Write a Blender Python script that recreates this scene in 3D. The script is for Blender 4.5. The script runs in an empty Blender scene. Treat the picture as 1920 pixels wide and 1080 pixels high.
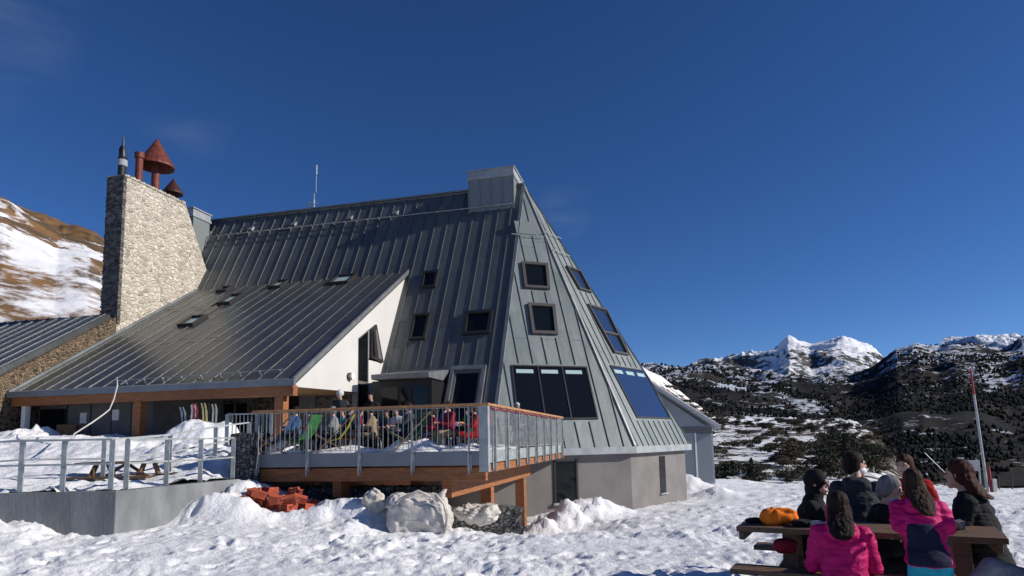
import bpy, bmesh, math, random
import numpy as np
from mathutils import Vector, Matrix, noise
random.seed(7)
S = bpy.context.scene
COL = S.collection
# ------------------------------------------------------------------ camera
PITCH, ROLL, EYE = 0.11203, 0.02, Vector((0, 0, 1.65))
cF = Vector((0, math.cos(PITCH), math.sin(PITCH)))
R0 = Vector((1, 0, 0)); U0 = Vector((0, -math.sin(PITCH), math.cos(PITCH)))
cR = R0*math.cos(ROLL) - U0*math.sin(ROLL); cU = U0*math.cos(ROLL) + R0*math.sin(ROLL)
cd = bpy.data.cameras.new('camera'); cam = bpy.data.objects.new('camera', cd); COL.objects.link(cam)
cam.matrix_world = Matrix(((cR.x, cU.x, -cF.x, 0), (cR.y, cU.y, -cF.y, 0), (cR.z, cU.z, -cF.z, EYE.z), (0, 0, 0, 1)))
cd.lens = 22.5; cd.sensor_width = 36; cd.sensor_fit = 'HORIZONTAL'; cd.shift_y = 150/1920
cd.clip_start = 0.1; cd.clip_end = 20000
S.camera = cam
# ------------------------------------------------------------------ light
SUN_EL = math.radians(27); SUN_AZ = math.radians(98)      # azimuth clockwise from +Y
sdir = Vector((math.sin(SUN_AZ)*math.cos(SUN_EL), math.cos(SUN_AZ)*math.cos(SUN_EL), math.sin(SUN_EL)))
sl = bpy.data.lights.new('sun', 'SUN'); so = bpy.data.objects.new('sun', sl); COL.objects.link(so)
sl.energy = 4.7; sl.angle = math.radians(0.5); sl.color = (1.0, 0.93, 0.84)
so.rotation_euler = sdir.to_track_quat('Z', 'Y').to_euler()
w = bpy.data.worlds.new('World'); S.world = w; w.use_nodes = True
nt = w.node_tree; nt.nodes.clear()
def nn(nt, t, **k):
    n = nt.nodes.new(t)
    for a, b in k.items():
        if a in n.inputs.keys() if hasattr(n.inputs, 'keys') else False: n.inputs[a].default_value = b
        else: setattr(n, a, b)
    return n
sky = nt.nodes.new('ShaderNodeTexSky'); sky.sky_type = 'NISHITA'; sky.sun_disc = False
sky.sun_elevation = SUN_EL; sky.sun_rotation = SUN_AZ; sky.altitude = 2200; sky.air_density = 0.75; sky.dust_density = 0.1; sky.ozone_density = 4.0
bg = nt.nodes.new('ShaderNodeBackground'); bg.inputs['Strength'].default_value = 0.098
wo = nt.nodes.new('ShaderNodeOutputWorld')
# thin wisps of cirrus in three places of the sky
geo = nt.nodes.new('ShaderNodeTexCoord')
mp = nt.nodes.new('ShaderNodeMapping'); mp.inputs['Scale'].default_value = (3, 3, 14)
nz = nt.nodes.new('ShaderNodeTexNoise'); nz.inputs['Scale'].default_value = 2.2; nz.inputs['Detail'].default_value = 6
nt.links.new(geo.outputs['Generated'], mp.inputs['Vector']); nt.links.new(mp.outputs[0], nz.inputs['Vector'])
rp = nt.nodes.new('ShaderNodeValToRGB'); rp.color_ramp.elements[0].position = .42; rp.color_ramp.elements[1].position = .72
nt.links.new(nz.outputs['Fac'], rp.inputs['Fac'])
acc = None
for (d, rad, amt) in (((-.62, .62, .50), .16, .16), ((.08, .9, .33), .05, .11), ((-.42, .8, .42), .06, .06)):
    dv = Vector(d).normalized()
    vd = nt.nodes.new('ShaderNodeVectorMath'); vd.operation = 'DISTANCE'; vd.inputs[1].default_value = dv
    nt.links.new(geo.outputs['Generated'], vd.inputs[0])
    mr = nt.nodes.new('ShaderNodeMapRange'); mr.inputs['From Min'].default_value = 0; mr.inputs['From Max'].default_value = rad
    mr.inputs['To Min'].default_value = amt; mr.inputs['To Max'].default_value = 0
    nt.links.new(vd.outputs['Value'], mr.inputs['Value'])
    if acc is None: acc = mr.outputs[0]
    else:
        ad = nt.nodes.new('ShaderNodeMath'); ad.operation = 'ADD'; nt.links.new(acc, ad.inputs[0]); nt.links.new(mr.outputs[0], ad.inputs[1]); acc = ad.outputs[0]
mu = nt.nodes.new('ShaderNodeMath'); mu.operation = 'MULTIPLY'; nt.links.new(acc, mu.inputs[0]); nt.links.new(rp.outputs['Color'], mu.inputs[1])
hs = nt.nodes.new('ShaderNodeHueSaturation'); hs.inputs['Saturation'].default_value = 1.17; hs.inputs['Hue'].default_value = 0.508
nt.links.new(sky.outputs[0], hs.inputs['Color'])
mx = nt.nodes.new('ShaderNodeMixRGB'); mx.inputs['Color2'].default_value = (5.2, 5.6, 6.2, 1)
nt.links.new(mu.outputs[0], mx.inputs['Fac']); nt.links.new(hs.outputs[0], mx.inputs['Color1'])
nt.links.new(mx.outputs[0], bg.inputs['Color']); nt.links.new(bg.outputs[0], wo.inputs['Surface'])
S.view_settings.view_transform = 'Standard'; S.view_settings.look = 'None'; S.view_settings.exposure = 0.08; S.view_settings.gamma = 1
S.render.engine = 'CYCLES'
# ------------------------------------------------------------------ materials
def mat(name, col, rough=.7, metal=0, col2=None, scale=3, bump=0, bscale=20, detail=5, stretch=None, lo=.4, hi=.62, spec=None, coord='Object', trans=0):
    m = bpy.data.materials.new(name); m.use_nodes = True; t = m.node_tree; b = t.nodes['Principled BSDF']
    b.inputs['Base Color'].default_value = (*col, 1); b.inputs['Roughness'].default_value = rough; b.inputs['Metallic'].default_value = metal
    if spec is not None: b.inputs['Specular IOR Level'].default_value = spec
    tc = t.nodes.new('ShaderNodeTexCoord'); src = tc.outputs[coord]
    if stretch:
        mpn = t.nodes.new('ShaderNodeMapping'); mpn.inputs['Scale'].default_value = stretch; t.links.new(src, mpn.inputs['Vector']); src = mpn.outputs[0]
    if col2 is not None:
        n = t.nodes.new('ShaderNodeTexNoise'); n.inputs['Scale'].default_value = scale; n.inputs['Detail'].default_value = detail; n.inputs['Roughness'].default_value = .6
        t.links.new(src, n.inputs['Vector'])
        mr = t.nodes.new('ShaderNodeMapRange'); mr.inputs['From Min'].default_value = lo; mr.inputs['From Max'].default_value = hi
        t.links.new(n.outputs['Fac'], mr.inputs['Value'])
        x = t.nodes.new('ShaderNodeMixRGB'); x.inputs['Color1'].default_value = (*col, 1); x.inputs['Color2'].default_value = (*col2, 1)
        t.links.new(mr.outputs[0], x.inputs['Fac']); t.links.new(x.outputs[0], b.inputs['Base Color'])
    if bump:
        n = t.nodes.new('ShaderNodeTexNoise'); n.inputs['Scale'].default_value = bscale; n.inputs['Detail'].default_value = 4
        t.links.new(src, n.inputs['Vector'])
        bp = t.nodes.new('ShaderNodeBump'); bp.inputs['Strength'].default_value = 1; bp.inputs['Distance'].default_value = bump
        t.links.new(n.outputs['Fac'], bp.inputs['Height']); t.links.new(bp.outputs[0], b.inputs['Normal'])
    return m

def zinc(name, c1, c2, rough, width, metal=.55):
    """standing seam zinc: each tray has a slightly different weathering (uv.x runs across the trays)"""
    m = bpy.data.materials.new(name); m.use_nodes = True; t = m.node_tree; b = t.nodes['Principled BSDF']
    L = t.links.new
    uv = t.nodes.new('ShaderNodeUVMap'); sp = t.nodes.new('ShaderNodeSeparateXYZ'); L(uv.outputs[0], sp.inputs[0])
    dv = t.nodes.new('ShaderNodeMath'); dv.operation = 'DIVIDE'; dv.inputs[1].default_value = width; L(sp.outputs[0], dv.inputs[0])
    fl = t.nodes.new('ShaderNodeMath'); fl.operation = 'FLOOR'; L(dv.outputs[0], fl.inputs[0])
    dy = t.nodes.new('ShaderNodeMath'); dy.operation = 'MULTIPLY_ADD'; dy.inputs[1].default_value = .27; L(fl.outputs[0], dy.inputs[0]); L(sp.outputs[1], dy.inputs[2])
    dq = t.nodes.new('ShaderNodeMath'); dq.operation = 'DIVIDE'; dq.inputs[1].default_value = 3.4; L(dy.outputs[0], dq.inputs[0])
    f2 = t.nodes.new('ShaderNodeMath'); f2.operation = 'FLOOR'; L(dq.outputs[0], f2.inputs[0])
    cx = t.nodes.new('ShaderNodeCombineXYZ'); L(fl.outputs[0], cx.inputs[0]); L(f2.outputs[0], cx.inputs[1])
    wn = t.nodes.new('ShaderNodeTexWhiteNoise'); wn.noise_dimensions = '2D'; L(cx.outputs[0], wn.inputs['Vector'])
    mp = t.nodes.new('ShaderNodeMapping'); mp.inputs['Scale'].default_value = (2.4, .5, 1); L(uv.outputs[0], mp.inputs['Vector'])
    n = t.nodes.new('ShaderNodeTexNoise'); n.inputs['Scale'].default_value = 1.6; n.inputs['Detail'].default_value = 8; n.inputs['Roughness'].default_value = .65; L(mp.outputs[0], n.inputs['Vector'])
    mr = t.nodes.new('ShaderNodeMapRange'); mr.inputs['From Min'].default_value = .32; mr.inputs['From Max'].default_value = .68; L(n.outputs['Fac'], mr.inputs['Value'])
    a = t.nodes.new('ShaderNodeMath'); a.operation = 'MULTIPLY_ADD'; a.inputs[1].default_value = .5; L(wn.outputs['Value'], a.inputs[0])
    h = t.nodes.new('ShaderNodeMath'); h.operation = 'MULTIPLY'; h.inputs[1].default_value = .5; L(mr.outputs[0], h.inputs[0]); L(h.outputs[0], a.inputs[2])
    x = t.nodes.new('ShaderNodeMixRGB'); x.inputs['Color1'].default_value = (*c1, 1); x.inputs['Color2'].default_value = (*c2, 1); L(a.outputs[0], x.inputs['Fac'])
    L(x.outputs[0], b.inputs['Base Color']); b.inputs['Metallic'].default_value = metal
    r = t.nodes.new('ShaderNodeMapRange'); r.inputs['To Min'].default_value = rough-.07; r.inputs['To Max'].default_value = rough+.1; L(n.outputs['Fac'], r.inputs['Value']); L(r.outputs[0], b.inputs['Roughness'])
    n2 = t.nodes.new('ShaderNodeTexNoise'); n2.inputs['Scale'].default_value = 2.2; n2.inputs['Detail'].default_value = 2; L(uv.outputs[0], n2.inputs['Vector'])
    bp = t.nodes.new('ShaderNodeBump'); bp.inputs['Distance'].default_value = .012; bp.inputs['Strength'].default_value = .6; L(n2.outputs['Fac'], bp.inputs['Height']); L(bp.outputs[0], b.inputs['Normal'])
    return m

def stone(name, mortar, s1, s2, s3, scale=3.2, bump=.05, thr=.09, stretch=(1, 1, 1.5), rough=.85):
    m = bpy.data.materials.new(name); m.use_nodes = True; t = m.node_tree; b = t.nodes['Principled BSDF']; L = t.links.new
    tc = t.nodes.new('ShaderNodeTexCoord'); mp = t.nodes.new('ShaderNodeMapping'); mp.inputs['Scale'].default_value = stretch; L(tc.outputs['Object'], mp.inputs['Vector'])
    ds = t.nodes.new('ShaderNodeTexNoise'); ds.inputs['Scale'].default_value = scale*1.2; ds.inputs['Detail'].default_value = 3; L(mp.outputs[0], ds.inputs['Vector'])
    va = t.nodes.new('ShaderNodeVectorMath'); va.operation = 'MULTIPLY_ADD'; va.inputs[1].default_value = (.16, .16, .16); L(ds.outputs['Color'], va.inputs[0]); L(mp.outputs[0], va.inputs[2])
    vo = t.nodes.new('ShaderNodeTexVoronoi'); vo.inputs['Scale'].default_value = scale; vo.feature = 'DISTANCE_TO_EDGE'; L(va.outputs[0], vo.inputs['Vector'])
    v2 = t.nodes.new('ShaderNodeTexVoronoi'); v2.inputs['Scale'].default_value = scale; L(va.outputs[0], v2.inputs['Vector'])
    sp = t.nodes.new('ShaderNodeSeparateColor'); L(v2.outputs['Color'], sp.inputs[0])
    rp = t.nodes.new('ShaderNodeValToRGB'); e = rp.color_ramp.elements; e[0].color = (*s1, 1); e[1].color = (*s3, 1); q = e.new(.5); q.color = (*s2, 1); L(sp.outputs[0], rp.inputs['Fac'])
    fn = t.nodes.new('ShaderNodeTexNoise'); fn.inputs['Scale'].default_value = scale*5; fn.inputs['Detail'].default_value = 5; L(tc.outputs['Object'], fn.inputs['Vector'])
    mx0 = t.nodes.new('ShaderNodeMixRGB'); mx0.blend_type = 'MULTIPLY'; mx0.inputs['Fac'].default_value = .5; L(rp.outputs['Color'], mx0.inputs['Color1'])
    mr0 = t.nodes.new('ShaderNodeMapRange'); mr0.inputs['From Min'].default_value = .3; mr0.inputs['From Max'].default_value = .7; mr0.inputs['To Min'].default_value = .45; mr0.inputs['To Max'].default_value = 1.35; L(fn.outputs['Fac'], mr0.inputs['Value']); L(mr0.outputs[0], mx0.inputs['Color2'])
    mr = t.nodes.new('ShaderNodeMapRange'); mr.inputs['From Min'].default_value = thr*.35; mr.inputs['From Max'].default_value = thr; L(vo.outputs['Distance'], mr.inputs['Value'])
    x = t.nodes.new('ShaderNodeMixRGB'); x.inputs['Color1'].default_value = (*mortar, 1); L(mr.outputs[0], x.inputs['Fac']); L(mx0.outputs[0], x.inputs['Color2']); L(x.outputs[0], b.inputs['Base Color'])
    ad = t.nodes.new('ShaderNodeMath'); ad.operation = 'MULTIPLY_ADD'; ad.inputs[1].default_value = .35; L(fn.outputs['Fac'], ad.inputs[0]); L(mr.outputs[0], ad.inputs[2])
    bp = t.nodes.new('ShaderNodeBump'); bp.inputs['Distance'].default_value = bump; L(ad.outputs[0], bp.inputs['Height']); L(bp.outputs[0], b.inputs['Normal'])
    b.inputs['Roughness'].default_value = rough
    return m

def terrain_mat(name, snow, a, b_, scale, thr, width=.06, slopew=1.0, stretch=(1, 1, 1), s2=6, rough=.9, zlo=0, zhi=1, zw=0, bump=0, dirt=None, dthr=.6, fine=.4, rot=0):
    """snow against two ground tints; snow keeps to flatter places (true normal) and fractal noise"""
    m = bpy.data.materials.new(name); m.use_nodes = True; t = m.node_tree; P = t.nodes['Principled BSDF']; L = t.links.new
    tc = t.nodes.new('ShaderNodeTexCoord'); mp = t.nodes.new('ShaderNodeMapping'); mp.vector_type = 'TEXTURE' if rot else 'POINT'; mp.inputs['Scale'].default_value = stretch; mp.inputs['Rotation'].default_value = (0, rot, 0); L(tc.outputs['Object'], mp.inputs['Vector'])
    n = t.nodes.new('ShaderNodeTexNoise'); n.inputs['Scale'].default_value = scale; n.inputs['Detail'].default_value = 12; n.inputs['Roughness'].default_value = .62; L(mp.outputs[0], n.inputs['Vector'])
    nf = t.nodes.new('ShaderNodeTexNoise'); nf.inputs['Scale'].default_value = scale*s2; nf.inputs['Detail'].default_value = 8; nf.inputs['Roughness'].default_value = .7; L(mp.outputs[0], nf.inputs['Vector'])
    g = t.nodes.new('ShaderNodeNewGeometry'); sp = t.nodes.new('ShaderNodeSeparateXYZ'); L(g.outputs['Normal'], sp.inputs[0])
    s1 = t.nodes.new('ShaderNodeMath'); s1.operation = 'MULTIPLY_ADD'; s1.inputs[1].default_value = fine; L(nf.outputs['Fac'], s1.inputs[0]); L(n.outputs['Fac'], s1.inputs[2])
    s3 = t.nodes.new('ShaderNodeMath'); s3.operation = 'MULTIPLY_ADD'; s3.inputs[1].default_value = slopew; L(sp.outputs[2], s3.inputs[0]); L(s1.outputs[0], s3.inputs[2])
    po = t.nodes.new('ShaderNodeSeparateXYZ'); L(tc.outputs['Object'], po.inputs[0])
    zr = t.nodes.new('ShaderNodeMapRange'); zr.inputs['From Min'].default_value = zlo; zr.inputs['From Max'].default_value = zhi; zr.inputs['To Max'].default_value = zw; L(po.outputs[2], zr.inputs['Value'])
    s4 = t.nodes.new('ShaderNodeMath'); s4.operation = 'ADD'; L(s3.outputs[0], s4.inputs[0]); L(zr.outputs[0], s4.inputs[1])
    mr = t.nodes.new('ShaderNodeMapRange'); mr.inputs['From Min'].default_value = thr-width; mr.inputs['From Max'].default_value = thr+width; L(s4.outputs[0], mr.inputs['Value'])
    n3 = t.nodes.new('ShaderNodeTexNoise'); n3.inputs['Scale'].default_value = scale*2.7; n3.inputs['Detail'].default_value = 8; L(tc.outputs['Object'], n3.inputs['Vector'])
    m3 = t.nodes.new('ShaderNodeMapRange'); m3.inputs['From Min'].default_value = .38; m3.inputs['From Max'].default_value = .62; L(n3.outputs['Fac'], m3.inputs['Value'])
    x1 = t.nodes.new('ShaderNodeMixRGB'); x1.inputs['Color1'].default_value = (*a, 1); x1.inputs['Color2'].default_value = (*b_, 1); L(m3.outputs[0], x1.inputs['Fac'])
    x2 = t.nodes.new('ShaderNodeMixRGB'); x2.inputs['Color2'].default_value = (*snow, 1); L(mr.outputs[0], x2.inputs['Fac']); L(x1.outputs[0], x2.inputs['Color1'])
    L(x2.outputs[0], P.inputs['Base Color']); P.inputs['Roughness'].default_value = rough; P.inputs['Specular IOR Level'].default_value = .15
    if bump:
        bp = t.nodes.new('ShaderNodeBump'); bp.inputs['Distance'].default_value = bump; L(nf.outputs['Fac'], bp.inputs['Height']); L(bp.outputs[0], P.inputs['Normal'])
    return m

M = {}
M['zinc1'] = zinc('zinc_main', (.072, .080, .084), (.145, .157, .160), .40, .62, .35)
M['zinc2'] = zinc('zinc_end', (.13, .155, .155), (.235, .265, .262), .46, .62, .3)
M['zincw'] = zinc('zinc_wing', (.075, .082, .085), (.145, .152, .153), .30, .60, .6)
M['trim'] = mat('zinc_trim', (.17, .18, .19), .45, .4, (.24, .26, .265), 2)
M['trim_light'] = mat('pale_zinc_trim', (.30, .32, .33), .5, .3, (.40, .42, .42), 2)
M['white'] = mat('white_render', (.58, .57, .55), .9, 0, (.54, .53, .515), .7, .004, 60)
M['chimney'] = stone('limewashed_stone', (.60, .54, .44), (.29, .265, .22), (.52, .475, .40), (.67, .62, .53), 3.9, .055, .15)
M['rubble'] = stone('rubble_stone', (.24, .175, .105), (.035, .026, .018), (.08, .055, .035), (.17, .12, .075), 5.2, .09, .16)
M['shadestone'] = stone('shade_toned_stone', (.22, .21, .20), (.04, .036, .033), (.08, .07, .065), (.20, .185, .165), 3.6, .06, .08, (1, 1, 2.2))
M['gabion'] = stone('gabion_stone', (.012, .012, .014), (.07, .07, .075), (.13, .13, .135), (.24, .24, .24), 9, .05, .12, (1, 1, 1.2))
M['glass'] = mat('dark_window_glass', (.006, .008, .010), .05, 0, spec=.35)
M['glass_blue'] = mat('reflecting_window_glass', (.14, .22, .34), .06, .85, spec=1.0)
M['frame'] = mat('dark_window_frame', (.030, .028, .027), .45, .2)
M['frame_grey'] = mat('grey_window_frame', (.20, .20, .21), .4, .4)
M['frame_brown'] = mat('brown_window_frame', (.085, .078, .072), .4, .3)
M['pale'] = mat('pale_pane_tone', (.40, .52, .52), .2)
M['plaster'] = mat('brown_grey_render', (.195, .182, .175), .92, 0, (.160, .150, .145), 1.1, .004, 40)
M['hutwall'] = mat('pale_grey_render', (.30, .33, .37), .9, 0, (.26, .29, .33), .8)
M['hutdoor'] = mat('grey_sheet_door', (.22, .24, .27), .6, .2, (.19, .21, .24), 3, stretch=(20, 1, 1))
M['wood'] = mat('larch_beam', (.34, .135, .045), .6, 0, (.22, .075, .025), 3, .004, 30, stretch=(1.2, 1.2, 9))
M['woodrail'] = mat('larch_rail', (.46, .24, .10), .5, 0, (.34, .15, .06), 5, .002, 40)
M['steel'] = mat('galvanised_steel', (.30, .325, .33), .5, .35, (.42, .45, .45), 6, .001, 60)
M['steeld'] = mat('grey_fascia_steel', (.17, .19, .215), .5, .4, (.21, .23, .25), 1.5)
M['concrete'] = mat('concrete', (.125, .135, .14), .9, 0, (.235, .245, .255), 1.6, .006, 22, lo=.33, hi=.66, detail=9, stretch=(1, 1, .45))
M['brown_table'] = mat('brown_timber', (.15, .085, .045), .65, 0, (.09, .05, .028), 5, .004, 20, stretch=(1, 8, 8))
M['rust'] = mat('rusty_red_metal', (.17, .038, .022), .6, .2, (.09, .022, .015), 5)
M['darkrust'] = mat('dark_rusty_metal', (.07, .022, .016), .6, .3, (.04, .015, .012), 6)
M['blackm'] = mat('black_metal', (.02, .02, .022), .45, .4)
M['whitem'] = mat('white_paint', (.78, .78, .77), .6)
M['brick'] = mat('red_hollow_brick', (.42, .085, .035), .85, 0, (.30, .055, .025), 6, .004, 50)
M['brickhole'] = mat('brick_hollow_dark', (.05, .012, .008), .95)
M['bag'] = mat('dirty_white_woven_bag', (.58, .55, .50), .8, 0, (.40, .375, .345), 3.2, .012, 30, detail=8, lo=.42, hi=.7)
M['wire'] = mat('dull_wire', (.10, .10, .10), .6, .4)
M['snow'] = None
M['redp'] = mat('red_paint', (.28, .015, .022), .6)
M['interior'] = mat('dark_interior', (.035, .033, .033), .9)
M['greywall'] = mat('grey_panel_wall', (.10, .105, .11), .8, 0, (.14, .14, .14), 1.5)
M['paper'] = mat('white_paper', (.72, .72, .70), .8)
M['ink'] = mat('grey_print', (.22, .22, .24), .8)
M['board'] = mat('plywood_board', (.36, .22, .10), .7, 0, (.28, .16, .07), 4)

def snowmat(name, dirt=0):
    m = bpy.data.materials.new(name); m.use_nodes = True; t = m.node_tree; P = t.nodes['Principled BSDF']; L = t.links.new
    tc = t.nodes.new('ShaderNodeTexCoord')
    P.inputs['Roughness'].default_value = .6; P.inputs['Specular IOR Level'].default_value = .25
    n = t.nodes.new('ShaderNodeTexNoise'); n.inputs['Scale'].default_value = 1.3; n.inputs['Detail'].default_value = 9; n.inputs['Roughness'].default_value = .7; L(tc.outputs['Object'], n.inputs['Vector'])
    mr = t.nodes.new('ShaderNodeMapRange'); mr.inputs['From Min'].default_value = .56; mr.inputs['From Max'].default_value = .76; mr.inputs['To Max'].default_value = .55+dirt; L(n.outputs['Fac'], mr.inputs['Value'])
    x = t.nodes.new('ShaderNodeMixRGB'); x.inputs['Color1'].default_value = (.83, .84, .86, 1); x.inputs['Color2'].default_value = (.52, .50, .48, 1); L(mr.outputs[0], x.inputs['Fac']); L(x.outputs[0], P.inputs['Base Color'])
    a = t.nodes.new('ShaderNodeTexNoise'); a.inputs['Scale'].default_value = 9; a.inputs['Detail'].default_value = 6; a.inputs['Roughness'].default_value = .7; L(tc.outputs['Object'], a.inputs['Vector'])
    bp = t.nodes.new('ShaderNodeBump'); bp.inputs['Distance'].default_value = .055; bp.inputs['Strength'].default_value = .9; L(a.outputs['Fac'], bp.inputs['Height']); L(bp.outputs[0], P.inputs['Normal'])
    return m
M['snow'] = snowmat('trodden_snow'); M['snowdirt'] = snowmat('dirty_snow', .35)

# ------------------------------------------------------------------ object helpers
def tag(o, label=None, cat=None, group=None, kind=None):
    if label: o['label'] = label
    if cat: o['category'] = cat
    if group: o['group'] = group
    if kind: o['kind'] = kind
    return o
def empty(name, loc=(0, 0, 0), rz=0):
    o = bpy.data.objects.new(name, None); COL.objects.link(o); o.location = loc; o.rotation_euler = (0, 0, rz); o.empty_display_size = .2
    return o
def root_of(o):
    while o.parent: o = o.parent
    return o
class MB:
    """collects faces; verts in world space (or root-local when local=True)"""
    def __init__(s): s.v = []; s.f = []; s.m = []; s.uv = []; s.cm = 0
    def face(s, pts, uvs=None):
        b = len(s.v); s.v += [tuple(p) for p in pts]; s.f.append(list(range(b, b+len(pts)))); s.m.append(s.cm); s.uv += (uvs if uvs else [(0, 0)]*len(pts)); return s
    def hexa(s, p):
        """8 points: bottom 0-3, top 4-7"""
        b = len(s.v); s.v += [tuple(q) for q in p]
        for f in ((0, 3, 2, 1), (4, 5, 6, 7), (0, 1, 5, 4), (1, 2, 6, 5), (2, 3, 7, 6), (3, 0, 4, 7)):
            s.f.append([b+i for i in f]); s.m.append(s.cm); s.uv += [(0, 0)]*4
        return s
    def box(s, c, sz, ex=Vector((1, 0, 0)), ey=Vector((0, 1, 0)), ez=Vector((0, 0, 1))):
        c = Vector(c); a, b, d = ex*sz[0]/2, ey*sz[1]/2, ez*sz[2]/2
        return s.hexa([c-a-b-d, c+a-b-d, c+a+b-d, c-a+b-d, c-a-b+d, c+a-b+d, c+a+b+d, c-a+b+d])
    def bar(s, p, q, w_, h, up=Vector((0, 0, 1))):
        p = Vector(p); q = Vector(q); d = (q-p); L_ = d.length
        if L_ < 1e-6: return s
        d /= L_; side = d.cross(up)
        if side.length < 1e-4: side = Vector((1, 0, 0)); 
        side.normalize(); u_ = side.cross(d).normalized()
        return s.box((p+q)/2, (L_, w_, h), d, side, u_)
    def tube(s, pts, r, n=8, cap=True):
        pts = [Vector(p) for p in pts]; rs = r if isinstance(r, (list, tuple)) else [r]*len(pts); rings = []
        for i, p in enumerate(pts):
            d = (pts[min(i+1, len(pts)-1)]-pts[max(i-1, 0)]).normalized()
            a = d.cross(Vector((0, 0, 1)))
            if a.length < .05: a = d.cross(Vector((1, 0, 0)))
            a.normalize(); b = d.cross(a)
            base = len(s.v)
            for k in range(n):
                an = 2*math.pi*k/n; s.v.append(tuple(p+(a*math.cos(an)+b*math.sin(an))*rs[i]))
            rings.append(base)
        for i in range(len(pts)-1):
            for k in range(n):
                s.f.append([rings[i]+k, rings[i]+(k+1) % n, rings[i+1]+(k+1) % n, rings[i+1]+k]); s.m.append(s.cm); s.uv += [(0, 0)]*4
        if cap:
            s.f.append([rings[0]+k for k in range(n)][::-1]); s.m.append(s.cm); s.uv += [(0, 0)]*n
            s.f.append([rings[-1]+k for k in range(n)]); s.m.append(s.cm); s.uv += [(0, 0)]*n
        return s
    def ell(s, c, r, n=12, m=8, rot=None):
        c = Vector(c); base = len(s.v)
        for i in range(1, m):
            th = math.pi*i/m
            for k in range(n):
                ph = 2*math.pi*k/n; p = Vector((r[0]*math.sin(th)*math.cos(ph), r[1]*math.sin(th)*math.sin(ph), r[2]*math.cos(th)))
                if rot: p = rot @ p
                s.v.append(tuple(c+p))
        t_ = Vector((0, 0, r[2])); 
        if rot: t_ = rot @ t_
        s.v.append(tuple(c+t_)); s.v.append(tuple(c-t_)); T = len(s.v)-2; B = T+1
        for i in range(m-2):
            for k in range(n):
                a = base+i*n+k; b = base+i*n+(k+1) % n
                s.f.append([a, a+n, b+n, b]); s.m.append(s.cm); s.uv += [(0, 0)]*4
        for k in range(n):
            s.f.append([T, base+k, base+(k+1) % n]); s.m.append(s.cm); s.uv += [(0, 0)]*3
            l = base+(m-2)*n; s.f.append([B, l+(k+1) % n, l+k]); s.m.append(s.cm); s.uv += [(0, 0)]*3
        return s
    def build(s, name, mats, parent=None, smooth=False, world=True, bevel=0, fixn=False):
        me = bpy.data.meshes.new(name)
        off = Vector((0, 0, 0))
        if parent is not None and world: off = root_of(parent).location
        vs = [(a[0]-off.x, a[1]-off.y, a[2]-off.z) for a in s.v] if off.length else s.v
        me.from_pydata(vs, [], s.f)
        if not isinstance(mats, (list, tuple)): mats = [mats]
        for mm in mats: me.materials.append(mm)
        me.polygons.foreach_set('material_index', s.m)
        if any(u != (0, 0) for u in s.uv):
            ul = me.uv_layers.new(name='UVMap'); ul.data.foreach_set('uv', [c for u in s.uv for c in u])
        if smooth: me.polygons.foreach_set('use_smooth', [True]*len(s.f))
        if fixn:
            bm = bmesh.new(); bm.from_mesh(me); bmesh.ops.remove_doubles(bm, verts=bm.verts, dist=1e-5); bmesh.ops.recalc_face_normals(bm, faces=bm.faces); bm.to_mesh(me); bm.free()
        me.update()
        o = bpy.data.objects.new(name, me); COL.objects.link(o)
        if parent is not None: o.parent = parent
        if bevel:
            b = o.modifiers.new('bevel', 'BEVEL'); b.width = bevel; b.segments = 2; b.limit_method = 'ANGLE'
        return o
def copy_tree(o, parent=None):
    c = o.copy(); COL.objects.link(c)
    if parent is not None: c.parent = parent
    for ch in list(o.children): copy_tree(ch, c)
    return c
def fbm(x, y, z=0, oct_=4, H=.5):
    a = 1; t = 0; f_ = 1
    for _ in range(oct_):
        t += a*noise.noise(Vector((x*f_, y*f_, z*f_))); a *= H; f_ *= 2.03
    return t
Z = Vector((0, 0, 1))
# building frame: U runs along the ridge (to the left and away), V runs away from the camera
TH = math.radians(13.7)
U = Vector((-math.cos(TH), math.sin(TH), 0)); V = Vector((math.sin(TH), math.cos(TH), 0))
B1 = Vector((-.817, 23.2, 0))
def W(a, b, z): return B1 + U*a + V*b + Vector((0, 0, z))
def ubox(mb, u0, u1, v0, v1, z0, z1):
    return mb.hexa([W(u0, v0, z0), W(u1, v0, z0), W(u1, v1, z0), W(u0, v1, z0), W(u0, v0, z1), W(u1, v0, z1), W(u1, v1, z1), W(u0, v1, z1)])
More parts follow.
